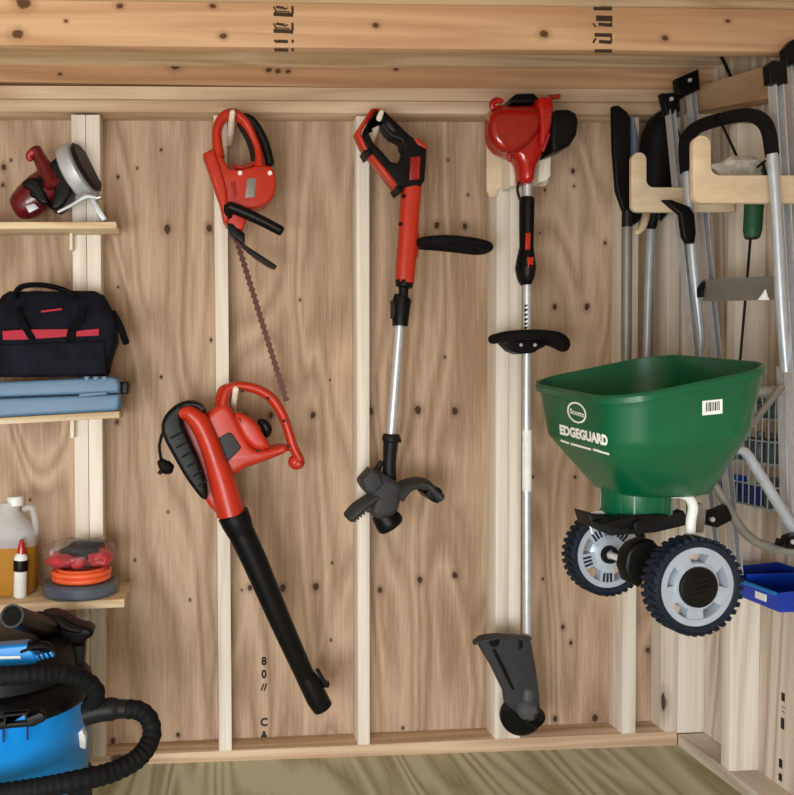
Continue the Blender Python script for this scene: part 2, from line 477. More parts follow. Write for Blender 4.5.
S('bottom_plate', MB().slab([(-520, yb(-520)), (677.5, yb(677.5)), (677.5, 746), (-520, 797)], YS, 0.0885, 1.0, seg=2), M['plate'], wb)
S('top_plate', MB().slab([(-520, 96.5), (677.5, 102.6), (677.5, 114.5), (-520, 109)], YS, 0.0885, 1.0, seg=2), M['plate'], wb)
S('top_plate', MB().slab([(-520, 82), (677.5, 89.3), (677.5, 102.0), (-520, 96.0)], YS, 0.0885, 1.0, seg=2), M['plate'], wb)
for (xt0, xt1, xb0, xb1) in ((71, 85.2, 77.5, 91), (85.6, 99.8, 91.4, 105), (213.5, 227, 219, 232), (356.5, 369.5, 358, 370), (497, 509.8, 495.2, 507.6), (510.2, 523, 508, 520.4), (626, 639.5, 622, 635.8), (668, 681, 665, 677.3), (-140, -126, -134, -120), (-282, -268, -276, -262)):
    xm = (xt0 + xt1) / 2
    yt = 112 + (xm + 520) / 1197 * 5.5 - 0.4
    S('stud', MB().slab([(xt0, yt), (xt1, yt), (xb1, yb(xb1) + 0.3), (xb0, yb(xb0) + 0.3)], YS + 0.0004, 0.088, 1.0, seg=2), M['stud'], wb)
S('rim_board', MB().bb((XL, YS + 0.005, ZT + 0.003), (XP, YS + 0.043, ZD + 0.03)), M['rim'], smooth=0, origin=RB)

wr = T('wall_right', None, None, (XP, 1.4, 0), kind='structure')
S('plywood_panel', MB().bb((XP, -0.97, 0), (XP + 0.012, YP, ZD + 0.03)), M['panel_daylit'], wr, smooth=0)
S('bottom_plate', MB().bb((XR, -0.95, 0.0), (XP, YS - 0.002, 0.038), 0.002), M['plateY'], wr)
for y0 in (YS + 0.001, 2.335, 1.928, 1.52, 1.1, 0.7, 0.3, -0.1):
    S('stud', MB().bb((XR + 0.0005, y0, 0.0385), (XP - 0.0005, y0 + 0.039, 2.06 if y0 > 2.5 else 1.9), 0.002), M['stud'], wr)
a1 = PXW(718, 80.5, XR); a2 = PXW(769, 65, XR); a3 = PXW(737, 104, XR); a4 = PXW(769, 98, XR)


def ln(a, b, y): return a.z + (b.z - a.z) * (y - a.y) / (b.y - a.y)


mb = MB()
for zz in (0, 1):
    pass
yA, yB = 1.3, YS + 0.002
mb.add([(x, y, z) for x in (XR - 0.0005, XP - 0.001) for (y, z) in ((yA, ln(a3, a4, yA)), (yB, ln(a3, a4, yB)), (yB, ln(a1, a2, yB)), (yA, ln(a1, a2, yA)))],
       [(0, 1, 2, 3), (4, 5, 6, 7), (0, 1, 5, 4), (1, 2, 6, 5), (2, 3, 7, 6), (3, 0, 4, 7)])
S('top_plate', mb, M['plateW'], wr, smooth=0)
# ink dashes down the right sheathing
mb = MB()
for (x, y0, y1) in ((783, 692, 702), (783, 706, 708.5), (783, 710.5, 713), (782.5, 717, 730), (780.5, 758, 769), (780.2, 772.5, 782)):
    a = PXW(x - 1.6, y0, XP - 0.0006); b = PXW(x + 1.6, y1, XP - 0.0006)
    mb.bb((XP - 0.0008, b.y, b.z), (XP + 0.001, a.y, a.z))
S('ink_stamp', mb, M['stampd'], wr, smooth=0)

S('wall_left', MB().bb((XL - 0.012, -0.97, 0), (XL, YP, ZD)), M['panel_daylit'], smooth=0)
mb = MB()
mb.bb((XL, -0.99, 0), (-1.7, -0.97, ZD)); mb.bb((0.3, -0.99, 0), (XP, -0.97, ZD)); mb.bb((-1.7, -0.99, 1.88), (0.3, -0.97, ZD))
S('wall_front', mb, M['panel_daylit'], smooth=0)
S('ceiling', MB().box(((XL + XP) / 2, (YP - 0.97) / 2, ZD + 0.009), (XP - XL + 0.06, YP + 1.0, 0.018), Matrix.Rotation(-0.009, 3, 'Y').to_4x4()), M['shelf'], smooth=0)
jo = MB()
jo.box(((XL + XP) / 2, YJ + 0.0195, (ZJ + ZD) / 2), (XP - XL - 0.002, 0.038, ZD - ZJ - 0.001), Matrix.Rotation(-0.009, 3, 'Y').to_4x4(), 0.006)
cj = S('ceiling_joist', jo, M['joist'], origin=JB)
# printed grade marks on the joist: rows of ink strokes
def ink_rows(rows, Y=YJ-0.0002):
    mb = MB()
    for (pts) in rows:
        (x0, y0), (x1, y1), wd = pts
        a = P(x0, y0, Y); b = P(x1, y1, Y); d = (b - a).normalized(); nrm = Vector((-d.z, 0, d.x)) * (wd * 1.35 * Y / F / 2)
        mb.add([a + nrm, b + nrm, b - nrm, a - nrm], [(0, 1, 2, 3)])
    return mb
rows = []
for oy in (5.5, 22.3):
    rows += [((273.5, oy + 8.4), (293.2, oy + 9.4), 3.0), ((273.5, oy + 1), (276.5, oy + 6.6), 1.3), ((276, oy + 1.4), (284.5, oy + 2.6), 2.0), ((284, oy + 4.0), (288, oy + 2.4), 1.2), ((292.4, oy + 0.4), (292.6, oy + 8.4), 1.8), ((277, oy + 5.4), (290, oy + 6.2), 0.9)]
for oy in (41.0, 49.6):
    rows += [((274.5, oy - 1), (277, oy + 1.6), 1.8), ((277, oy + 0.2), (288, oy + 0.6), 2.4), ((292.4, oy - 1.5), (293, oy + 1.8), 1.8)]
for r0 in [((593.5, 8.5), (612, 9.0), 2.4), ((601, 6), (612, 6.2), 1.0),
           ((596, 18.2), (612.5, 18.6), 4.2), ((598.5, 24.3), (611, 25.2), 2.6), ((593, 23.2), (596, 27), 1.2), ((611, 22), (611.5, 27), 1.4),
           ((594.5, 34.8), (612, 35.2), 2.8), ((599, 41.4), (611.6, 42.4), 2.6), ((596, 38), (593, 43), 1.5), ((611, 36), (611.5, 42), 1.4),
           ((594.5, 51), (612, 51), 2.6)]:
    rows.append(r0)
S('ink_stamp', ink_rows(rows), M['stamp'], cj, smooth=0)
# ink date marks on the back sheathing
mb = MB()
for txt, yy in (('8', 661.5), ('0', 674.5), ('//', 687.5), ('C', 722.5), ('A', 735.5)):
    vs, fs = text_mesh(txt, 1.0, 0.045)
    c = P(264, yy, YP - 0.0006); s_ = 0.036
    mb.add([c + Vector((v.x * s_ * 0.9, 0, v.y * s_ * (1.0 if len(txt) == 1 else 0.8))) for v in vs], fs)
S('ink_stamp', mb, M['stampd'], wb, smooth=0)
for (px_, py_) in ():
    pass

# a short dark cable above the right wall plate
q = MB(); stube(q, [(719, 52, 2.47), (724, 62, 2.46), (731, 77, 2.44)], 2.46, 1.6, n=8, round_caps=True)
tag(q.build('cable', M['black']), 'short dark cable dangling from the ceiling corner above the right wall', 'cable')

# ================================================================== shelves on the left
def shelf(poly, Y, label, cleats):
    t = T('wall_shelf', label, 'shelf', P(poly[1][0], poly[1][1], YS), 'pine shelf boards on the left')
    MB().slab(poly, Y, YS - 0.001 - Y, 1.2, seg=3).build('shelf_board', M['shelf'], t)
    for (x0, y0, x1, y1) in cleats:
        MB().slab([(x0, y0), (x1, y0), (x1, y1), (x0, y1)], YS - 0.034, 0.033, 0.8, seg=2).build('cleat', M['peg'], t)
    return t


YF = 2.49
shelf([(-170, 222), (116, 221.5), (117, 228.5), (-170, 229.5)], YF, 'top pine shelf board, holding the maroon circular saw', ((69.5, 232, 72.5, 250),))
shelf([(-170, 427), (119.5, 411), (119.5, 418), (-170, 434)], YF, 'middle pine shelf board, under the grey blue case and black bag', ((70, 420, 74, 438),))
shelf([(-170, 613.5), (124.5, 599), (124.5, 607.5), (-170, 622)], YF - 0.09, 'lowest pine shelf board, holding the oil jug and line spools', ((83.5, 608, 87, 622),))

# ---- circular saw
Y0 = 2.49
t = T('circular_saw', 'maroon circular saw lying tilted on the top shelf', 'circular saw', P(60, 222, 2.56))
q = MB(); stube(q, [(19, 207), (28, 202), (42, 191), (58, 177)], 2.56, [13.5, 17, 18.5, 16], n=22, flat=0.9, round_caps=True); q.build('motor_housing', M['maroon'], t)
q = MB(); stube(q, [(34, 196, 2.52), (39, 186, 2.52), (45, 176, 2.53)], 2.5, [5, 6, 5], n=16, round_caps=True); q.build('brush_cover', M['black'], t)
q = MB(); stube(q, [(53, 185), (46, 170), (39, 157), (35, 150)], 2.53, [11, 8, 6.5, 6.5], n=16, round_caps=True); q.build('handle', M['maroon'], t)
q = MB(); stube(q, [(33, 152), (29, 156), (31, 160)], 2.52, [4.5, 3.6, 2.5], n=12, round_caps=True); q.build('trigger', M['red2'], t)
q = MB().slab([(19, 184), (29, 176), (38, 178), (44, 190), (50, 205), (38, 203), (30, 190)], 2.50, 0.08, 3, sm=1); q.build('gear_case', M['black'], t)
q = MB().slab([(47, 164), (56, 157), (57, 152), (66, 172), (74, 190), (60, 210), (48, 208), (56, 190)], 2.51, 0.09, 3, sm=1); q.build('inner_frame', M['black'], t)
q = MB().slab([(25, 206), (34, 203), (39, 208), (29, 213)], 2.495, 0.006, 0.8); q.build('rating_plate', M['alumat'], t)
# upper blade guard: a shallow drum whose axis lies almost across the picture
ax = Vector((0.86, -0.22, 0.42)); c = P(78, 172, 2.56)
q = MB().lathe([(0.0, -0.03), (0.064, -0.03), (0.080, -0.022), (0.086, -0.004), (0.086, 0.016), (0.078, 0.022), (0.0, 0.022)], c, ax, 40); q.build('blade_guard', M['alumat'], t)
q = MB().lathe([(0.0, 0.023), (0.07, 0.023), (0.078, 0.0295), (0.07, 0.036), (0.0, 0.036)], c, ax, 44); q.build('blade', M['black2'], t)
q = MB(); stube(q, [(58, 212, 2.5), (72, 205, 2.5), (86, 197, 2.5), (97, 198, 2.5)], 2.5, [1.4, 2.0, 2.8, 2.0], n=10, round_caps=True); q.build('front_lever', M['alumat'], t)
q = MB().slab([(88, 196), (93, 196), (107, 219), (102, 221), (95, 211)], 2.5, 0.1, 1.0); q.build('base_plate', M['alumat'], t)
q = MB(); stube(q, [(96, 198, 2.5), (101, 197, 2.5)], 2.5, 2, n=10, round_caps=True); q.build('adjusting_knob', M['steel'], t)

# ---- tool bag
Yb = 2.44
t = T('tool_bag', 'navy black canvas tool bag with a red stripe, on the grey blue case', 'tool bag', P(50, 382, 2.5))
rings = []
for (y, xl, xr, d) in ((376.6, -8, 107, 0.056), (373.5, -11, 109.5, 0.064), (360, -12, 112, 0.068), (342, -11, 118, 0.07), (325, -8, 117, 0.064), (308, -3, 111, 0.05), (296, 3, 104, 0.034), (292, 10, 96, 0.02)):
    a, b = P(xl, y, 2.505), P(xr, y, 2.505); n = 36; r = []
    for k in range(n):
        g = 2 * PI * k / n; ca, sa = math.cos(g), math.sin(g); kk = (abs(ca) ** 6 + abs(sa) ** 6) ** (-1 / 6)
        wob = 1 + 0.02 * math.sin(k * 2.3 + y * 0.3)
        r.append(Vector(((a.x + b.x) / 2 + (b.x - a.x) / 2 * ca * kk, 2.505 + d * sa * kk * wob, (a.z + b.z) / 2 + 0.002 * math.sin(k * 1.7 + y))))
    rings.append(r)
MB().loft(rings).build('bag_body', M['fabric'], t)
q = MB(); stube(q, [(16, 297, 2.46), (17, 291, 2.455), (24, 286, 2.45), (40, 285, 2.45), (58, 288, 2.45), (70, 293, 2.455), (76, 298, 2.46)], 2.45, 2.7, n=10, flat=2.2, round_caps=True); q.build('carry_handle', M['fabric2'], t)
q = MB().slab([(0, 344), (104, 340), (106, 374), (0, 377)], 2.428, 0.02, 3); q.build('front_pocket', M['fabric'], t)
q = MB().slab([(2, 331), (24, 329.5), (69.5, 329), (70, 336.5), (26, 339.5), (3, 340)], 2.4265, 0.006, 0.6); q.build('stripe', M['pink'], t)
q = MB().slab([(76, 331), (99, 328.5), (99, 335.5), (76, 336.5)], 2.4285, 0.006, 0.6); q.build('stripe', M['pink'], t)
q = MB().slab([(41, 310.5), (62, 308), (62, 310), (41, 312.5)], 2.436, 0.005, 0.3); q.build('name_tape', M['pink'], t)
q = MB(); stube(q, [(16, 308, 2.435), (24, 325, 2.424), (33, 340, 2.424)], 2.43, 3.4, n=8, flat=0.35); q.build('strap', M['fabric2'], t)
q = MB(); stube(q, [(82, 306, 2.435), (80, 318, 2.43), (72, 330, 2.424), (70, 342, 2.424)], 2.43, 4.0, n=8, flat=0.3); q.build('strap', M['fabric2'], t)
q = MB(); stube(q, [(113, 312, 2.5), (120, 326, 2.49), (126, 343, 2.49)], 2.49, [3, 3.6, 3.6], n=8, flat=0.6, round_caps=True); q.build('side_strap', M['fabric2'], t)

# ---- tool case
t = T('tool_case', 'long grey blue plastic tool case lying on the middle shelf', 'tool case', P(40, 414, 2.5))
q = MB().slab([(-130, 387), (112, 377), (117, 379), (119.5, 384), (119.5, 393), (-130, 402)], 2.428, 0.165, 3.5, seg=4); q.build('case_lid', M['case'], t)
q = MB().slab([(-130, 403), (119.5, 394), (120, 403), (118, 409.5), (114, 411), (-130, 424.5)], 2.426, 0.167, 3.5, seg=4); q.build('case_base', M['case'], t)
for x in (86.5, 95.5, 104):
    q = MB().slab([(x - 3, 376.5), (x + 3, 376.2), (x + 1.5, 382), (x - 0.5, 382)], 2.4265, 0.02, 1.0); q.build('rib', M['case'], t)
q = MB().slab([(79, 393.5), (106, 391.5), (107.5, 394.5), (79, 397)], 2.4255, 0.012, 1.0); q.build('catch', M['case'], t)
q = MB().slab([(120.5, 382), (128, 381.5), (129, 386), (127.5, 394), (120.5, 394)], 2.47, 0.07, 1.5); q.build('end_handle', M['black'], t)

# ---- jug of oil
def zs(x): return P(x, 613.5 - 14.5 * (x + 170) / 294.5, 2.40).z + 0.0006
cj_ = Vector((P(10, 596, 2.552).x, 2.552, zs(10))); mpx = 2.552 / F; zb = cj_.z
t = T('oil_jug', 'frosted jug half full of yellow oil on the lowest shelf', 'jug', cj_)
def zy(y): return cj_.z + (596 - y) * 0.95 * 2.552 / F
prof = [(0.0, zy(596)), (0.068, zy(596)), (0.078, zy(592)), (0.079, zy(540)), (0.074, zy(531)), (0.048, zy(520)), (0.032, zy(513)), (0.028, zy(506)), (0.026, zy(503)), (0.0, zy(503))]
q = MB(); rings = []
for (r, z) in prof:
    ring = []
    for k in range(32):
        g = 2 * PI * k / 32; ca, sa = math.cos(g), math.sin(g); kk = (abs(ca) ** 2.8 + abs(sa) ** 2.8) ** (-1 / 2.8) if r > 0.06 else 1
        ring.append(Vector((cj_.x + max(r, 1e-4) * ca * kk * 1.05, cj_.y + max(r, 1e-4) * min(1, 0.62 / max(r * 10, 0.62)) * sa * kk, z)))
    rings.append(ring)
q.loft(rings); q.build('jug_body', M['jug'], t)
rings = []
for (r, z) in ((0.068, zy(596)), (0.0786, zy(591.5)), (0.0795, zy(547))):
    rings.append([Vector((cj_.x + r * math.cos(2 * PI * k / 32) * ((abs(math.cos(2 * PI * k / 32)) ** 2.8 + abs(math.sin(2 * PI * k / 32)) ** 2.8) ** (-1 / 2.8)) * 1.05, cj_.y + 0.0632 * math.sin(2 * PI * k / 32) * ((abs(math.cos(2 * PI * k / 32)) ** 2.8 + abs(math.sin(2 * PI * k / 32)) ** 2.8) ** (-1 / 2.8)), z)) for k in range(32)])
MB().loft(rings).build('oil', M['oil'], t)
q = MB().lathe([(0.0, 0), (0.024, 0), (0.0245, 0.024), (0.022, 0.027), (0.0, 0.027)], Vector((P(15.5, 506, 2.552).x, 2.552, zy(506))), (0, 0, 1), 28); q.build('cap', M['white'], t)
q = MB(); stube(q, [(23, 509), (31, 508), (34, 515), (36, 528), (35, 534)], 2.552, [3.2, 3.4, 3.2, 3.2, 3.4], n=12, flat=1.6); q.build('jug_handle', M['jug'], t)

# ---- glue tube
t = T('glue_bottle', 'small white glue bottle with a red tip and black band before the jug', 'bottle', P(20, 597, 2.475))
c0 = Vector((P(20, 597, 2.475).x, 2.475, zs(20)))
def tz(y): return (597 - y) * 2.475 / F
q = MB().lathe([(0, 0), (0.016, 0), (0.0185, 0.003), (0.0185, tz(570)), (0.02, tz(569)), (0.02, tz(558)), (0.0185, tz(557)), (0.0185, tz(556)), (0.012, tz(553)), (0.0, tz(553))], c0, (0.04, 0, 1), 24); q.build('bottle_body', M['white'], t)
q = MB().lathe([(0.0205, tz(570.5)), (0.0208, tz(570)), (0.0208, tz(560)), (0.0205, tz(559.5))], c0, (0.04, 0, 1), 24); q.build('band', M['black'], t)
q = MB().lathe([(0.0, tz(554)), (0.0125, tz(554)), (0.011, tz(548)), (0.006, tz(540)), (0.0, tz(538.5))], c0 + Vector((0.001, 0, 0)), (0.04, 0, 1), 20); q.build('tip_cap', M['redgas'], t)

# ---- line spools in clear packaging
cs = Vector((P(81, 598, 2.495).x, 2.495, zs(66) + 0.002))
t = T('line_spool', 'slate blue line spool in clear packaging at the shelf end', 'spool', cs)
q = MB().lathe([(0, 0), (0.098, 0), (0.106, 0.006), (0.106, 0.03), (0.098, 0.037), (0.06, 0.038), (0.0, 0.038)], cs, (0, 0, 1), 40); q.build('reel', M['slate'], t)
q = MB().lathe([(0.111, 0.0), (0.113, 0.004), (0.113, 0.034), (0.108, 0.0375)], cs, (0, 0, 1), 40); q.build('clear_wrap', M['clear'], t)
c2 = cs + Vector((0.002, 0, 0.0385))
t = T('trimmer_line_coil', 'coil of bright orange trimmer line on top of the slate spool', 'line coil', c2)
q = MB()
for r_, z_ in ((0.078, 0.009), (0.08, 0.025), (0.066, 0.03), (0.062, 0.012)):
    q.lathe([(r_ + 0.0085 * math.cos(g * PI / 5), z_ + 0.0085 * math.sin(g * PI / 5)) for g in range(10)], c2, (0, 0, 1), 36, True)
q.build('line', M['orange'], t)
c3 = c2 + Vector((-0.004, 0.0, 0.0395))
t = T('spool_packet', 'red and clear packet of small spools crumpled on the orange coil', 'packet', c3)
def lump(c, rad, amp, seed):
    rnd = random.Random(seed); ph = [(rnd.uniform(2, 6), rnd.uniform(0, 6.28), Vector((rnd.uniform(-1, 1), rnd.uniform(-1, 1), rnd.uniform(-1, 1))).normalized()) for _ in range(7)]
    q = MB(); q.ell((0, 0, 0), (1, 1, 1), power=2.6)
    for v in q.v:
        d = v.normalized(); k = 1 + amp * sum(math.sin(f_ * d.dot(a_) * 2 + p_) for f_, p_, a_ in ph) / 3
        v.x, v.y, v.z = v.x * k * rad[0] + c[0], v.y * k * rad[1] + c[1], v.z * k * rad[2] + c[2]
    return q
lump(c3 + Vector((-0.05, -0.01, 0.022)), (0.042, 0.05, 0.021), 0.12, 1).build('red_spool', M['redbag'], t)
lump(c3 + Vector((0.058, 0.0, 0.026)), (0.038, 0.045, 0.025), 0.12, 2).build('red_spool', M['redbag'], t)
lump(c3 + Vector((0.0, -0.03, 0.018)), (0.022, 0.03, 0.017), 0.1, 3).build('red_spool', M['redbag'], t)
lump(c3 + Vector((0.012, 0.005, 0.042)), (0.06, 0.045, 0.026), 0.16, 4).build('dark_card', M['black2'], t)
lump(c3 + Vector((0.0, -0.002, 0.038)), (0.1, 0.062, 0.041), 0.12, 5).build('clear_bag', M['clear'], t)

# ================================================================== shop vacuum
Yv = 2.18
cv = P(-4, 691, Yv); rv = 92 * Yv / F
zt = cv.z; zbot = P(80, 776, Yv).z
t = T('shop_vacuum', 'bright blue wet and dry shop vacuum with black lid under the shelves', 'vacuum', (cv.x, cv.y, 0))
q = MB().lathe([(0, zbot), (rv * 0.95, zbot), (rv * 0.965, zbot + 0.012), (rv * 0.965, zbot + 0.03), (rv * 0.985, zbot + 0.036), (rv, zt), (rv, zt + 0.006), (0, zt + 0.006)], (cv.x, cv.y, 0), (0, 0, 1), 72); q.build('drum', M['blue'], t)
q = MB().lathe([(0, 0.055), (rv * 0.9, 0.055), (rv * 1.0, 0.07), (rv * 1.02, zbot - 0.004), (rv * 0.97, zbot + 0.008), (0, zbot + 0.008)], (cv.x, cv.y, 0), (0, 0, 1), 60); q.build('base', M['navyrub'], t)
for k in range(4):
    g = PI / 4 + k * PI / 2 + 0.2; c = Vector((cv.x + rv * 0.9 * math.cos(g), cv.y + rv * 0.9 * math.sin(g), 0.029))
    q = MB().lathe([(0, -0.012), (0.022, -0.012), (0.028, -0.006), (0.028, 0.006), (0.022, 0.012), (0, 0.012)], c, (math.sin(g), -math.cos(g), 0), 20); q.bb(c + Vector((-0.01, -0.01, 0.026)), c + Vector((0.01, 0.01, 0.045))); q.build('caster', M['black'], t)
z1 = P(0, 690, Yv).z; z2 = P(0, 660, Yv).z; z3 = P(0, 632, Yv).z
q = MB().lathe([(0, zt - 0.005), (rv * 1.02, zt - 0.005), (rv * 1.035, zt + 0.008), (rv * 1.02, zt + 0.03), (rv * 0.97, zt + 0.044), (rv * 0.9, zt + 0.05), (0, zt + 0.05)], (cv.x, cv.y, 0), (0, 0, 1), 72); q.build('lid', M['black'], t)
hx = cv.x - 0.0
q = MB().lathe([(0, zt + 0.046), (rv * 0.86, zt + 0.046), (rv * 0.84, zt + 0.09), (rv * 0.8, zt + 0.12), (rv * 0.66, zt + 0.14), (0, zt + 0.142)], (hx, cv.y + 0.01, 0), (0, 0, 1), 48); q.build('motor_head', M['black2'], t)
# front latch
q = MB().slab([(-20, 722), (3, 722), (3, 715), (26, 713), (27, 718), (40, 712), (46, 716), (44, 722), (34, 727), (-20, 731)], Yv - rv - 0.018, 0.02, 2, holes=([(7.5, 716.5), (25, 715), (25, 722), (7.5, 723.5)],)); la = q.build('latch', M['black'], t)
MB().slab([(6, 715), (26, 713.5), (26, 723), (6, 724.5)], Yv - rv - 0.004, 0.005, 0.5).build('latch_window', M['blue'], la)
q = MB()
stube(q, [(3.5, 724), (3.5, 742)], Yv - rv - 0.004, 1.1, n=8); q.build('latch_wire', M['navy'], la)
q = MB(); stube(q, [(27.5, 722), (27.5, 740)], Yv - rv - 0.004, 1.1, n=8); q.build('latch_wire', M['navy'], la)
q = MB().slab([(78, 733), (82, 730), (86, 738), (85.5, 750), (79.5, 748)], Yv - 0.085, 0.03, 1.5); q.build('scuffed_patch', M['white'], t)
# blue carry handle on the head
q = MB().slab([(-60, 652), (24, 645), (26, 644), (30, 648), (38, 660), (35, 665), (-60, 672)], 1.975, 0.05, 3, seg=4); hd = q.build('head_cover', M['blue'], t)
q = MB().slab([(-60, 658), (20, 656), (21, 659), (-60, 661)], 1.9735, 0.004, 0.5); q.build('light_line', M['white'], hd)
q = MB()
for k in range(5):
    x = 30 + k * 4.6; q.slab([(x, 657 - k * 1.1), (x + 2.4, 656.2 - k * 1.1), (x + 5.4, 662 - k * 1.3), (x + 3, 662.6 - k * 1.3)], 1.974, 0.02, 0.6)
q.build('vent', M['blue'], t)
q = MB(); stube(q, [(22, 650), (34, 646), (46, 646), (51, 650), (48, 656)], 1.99, [5, 5, 4.4, 3, 2], n=12, flat=1.4, round_caps=True); q.build('switch_cover', M['black'], t)
# hose: from the head round and into the drum inlet, then a second run down to the floor
def hose(mb, l, r, k=8):
    pts = spline(PT(l, None), k); rr = []; L = 0; pp = []
    dense = []
    for a, b in zip(pts, pts[1:]):
        d = (b - a).length; m = max(1, int(d / 0.0035))
        for j in range(m): dense.append(a + (b - a) * (j / m))
    dense.append(pts[-1])
    for i, p in enumerate(dense): rr.append(r * (1.0 if (i // 2) % 2 else 0.93))
    return mb.tube(dense, rr, n=14)
q = MB()
hose(q, [(-90, 681, 1.93), (-30, 678, 1.92), (20, 675, 1.92), (60, 673, 1.96), (84, 680, 2.0), (96, 692, 2.02), (91, 705, 2.05)], 0.0225); q.build('hose', M['rubber'], t)
q = MB(); stube(q, [(84, 715, 2.05), (98, 711, 2.05), (112, 709, 2.05), (119, 709, 2.05), (131, 709, 2.05)], 2.05, [11, 11, 11.5, 9.5, 9], n=18); q.build('hose_cuff', M['black2'], t)
q = MB()
hose(q, [(126, 709, 2.05), (140, 711, 2.04), (150, 721, 2.02), (151, 738, 2.0), (138, 758, 1.96), (112, 772, 1.92), (80, 780, 1.88), (40, 788, 1.86), (-20, 797, 1.86), (-80, 806, 1.9)], 0.0235); q.build('hose', M['rubber'], t)

# ---- wand and floor nozzle lying over the head
t = T('vacuum_wand', 'black vacuum extension pipe lying open end forward on the blue vacuum', 'pipe', P(40, 640, 2.0))
a, b = P(12, 616, 1.90), P(66, 634, 2.34)
q = MB(); rr = 0.0255
d = (b - a).normalized()
q.tube([a + d * 0.10, a + d * 0.004, a, a, a + d * 0.004, a + d * 0.3, b, b], [rr - 0.004, rr - 0.004, rr - 0.002, rr - 0.0005, rr, rr, rr, 0.002], n=30, caps=True); q.build('pipe', M['black'], t)
q = MB(); q.tube([a + d * 0.0, a + d * 0.001], [rr + 0.001, rr + 0.001], n=30, caps=False); q.v = []; q.f = []
ringv = MB(); ringv.lathe([(rr - 0.0035, -0.001), (rr + 0.0008, -0.001), (rr + 0.0008, 0.003), (rr - 0.0035, 0.003)], a, d, 30, True); ringv.build('pipe_lip', M['dkgrey'], t)
t = T('floor_nozzle', 'black floor nozzle lying on the vacuum behind the open pipe', 'nozzle', P(66, 650, 2.28))
q = MB().slab([(36, 617), (52, 613), (64, 618), (76, 626), (92, 629), (93, 637), (85, 641), (82, 646), (60, 646), (40, 640)], 2.2, 0.07, 4, sm=1, seg=4); q.build('nozzle_head', M['black'], t)
q = MB(); stube(q, [(38, 614, 2.19), (54, 618, 2.19), (66, 627, 2.19), (80, 631, 2.19)], 2.19, [3, 4, 4, 3], n=12, round_caps=True); q.build('ridge', M['black2'], t)
q = MB().slab([(52, 646), (84, 645), (83, 668), (52, 668)], 2.21, 0.06, 3); q.build('nozzle_neck', M['black2'], t)

# ================================================================== pegs and hooks on the back wall
def peg(a, b, r, label, r1=None):
    q = MB(); A, B = P(*a), P(*b)
    q.tube([A, A + (B - A) * 0.5, B], [m_(r, 2.5), m_(r, 2.5), m_(r1 or r, 2.5)], n=16, round_caps=True)
    return tag(q.build('wooden_peg', M['peg']), label, 'peg', 'pale dowel pegs holding the tools')


peg((229.5, 143, 2.605), (232.5, 112, 2.44), 3.6, 'pale wooden peg through the handle of the red hedge trimmer', 2.6)
peg((369, 146, 2.605), (381.5, 112, 2.43), 4.2, 'pale wooden peg through the black handle of the battery string trimmer', 2.4)
peg((231.5, 418, 2.605), (236, 389, 2.445), 3.2, 'pale wooden peg under the handle of the leaf blower', 3.0)

# ================================================================== hedge trimmer
YH = 2.49
t = T('hedge_trimmer', 'orange red electric hedge trimmer hanging blade down', 'hedge trimmer', P(240, 150, 2.6))
q = MB().slab([(203, 153), (212, 148.5), (216, 147.5), (219, 150), (229, 168), (240, 169), (258, 165), (270, 165), (275, 171), (277, 186), (274, 196), (266, 204), (257, 208), (247, 209), (246, 222), (243, 230), (236, 230), (226, 224), (222, 205), (213, 181)], YH - 0.02, 0.075, 3.2, seg=4); q.build('housing', M['red'], t)
q = MB().slab([(203, 153), (214, 149), (221, 168), (227, 190), (229, 222), (224, 222), (220, 203), (212, 180)], YH - 0.03, 0.06, 3, seg=4); q.build('side_cover', M['red'], t)
q = MB(); stube(q, [(219, 158), (217, 140), (217.5, 128), (223, 118), (231, 114), (239, 115.5)], YH, [6, 5, 5, 5.4, 5.2, 5], n=16, flat=1.5)
stube(q, [(237, 115), (246, 124), (254, 140), (258, 152), (259.5, 168)], YH, [5, 5.5, 4.6, 4.6, 6], n=16, flat=1.5); q.build('rear_handle', M['red'], t)
q = MB(); stube(q, [(243, 115.5), (252, 121), (261, 135), (267, 150), (270, 164)], YH - 0.004, [2.8, 4.4, 4.8, 4.6, 4.6], n=16, flat=1.4, round_caps=True); q.build('rear_grip', M['black'], t)
q = MB(); stube(q, [(238, 124), (246, 135), (252, 149), (254, 162)], YH, [1.6, 3, 3.4, 3], n=12, flat=1.5, round_caps=True); q.build('trigger', M['black2'], t)
q = MB(); stube(q, [(254, 162), (250, 166), (240, 168), (232, 165)], YH, [2.6, 2.4, 2.2, 1.6], n=10, flat=1.5, round_caps=True); q.build('trigger_guard', M['red2'], t)
q = MB().slab([(247, 178.5), (256.5, 177.5), (255, 197), (245, 198)], YH - 0.0225, 0.004, 0.6); q.build('rating_plate', M['greytube2'], t)
for x, y in ((240, 173), (270, 173)): MB().lathe([(0, -0.002), (0.006, -0.002), (0.0068, 0.002), (0, 0.003)], P(x, y, YH - 0.0215), (0, 1, 0), 16).build('screw', M['label'], t)
q = MB().slab([(231, 182), (235, 181), (237, 194), (233, 200)], YH - 0.0225, 0.006, 0.8); q.build('vent', M['red2'], t)
q = MB(); stube(q, [(229, 207), (240, 211), (262, 221), (281, 231)], YH - 0.035, [5.6, 5.6, 5.2, 5.0], n=18, flat=1.2, round_caps=True); stube(q, [(229, 207, YH - 0.03), (228, 213, YH - 0.02), (229, 220, YH)], None, [5.4, 5, 4.4], n=14, round_caps=True); q.build('front_handle', M['black'], t)
q = MB().slab([(227, 222), (233, 223), (240, 230), (245, 233), (245, 246), (241, 243), (230, 234)], YH - 0.022, 0.06, 2); q.build('gear_cover', M['black'], t)
q = MB().slab([(241, 241), (247, 246), (258, 253), (277, 265.5), (276, 268), (270, 266), (256, 257), (243, 246)], YH - 0.02, 0.05, 0.8); q.build('hand_guard', M['black'], t)
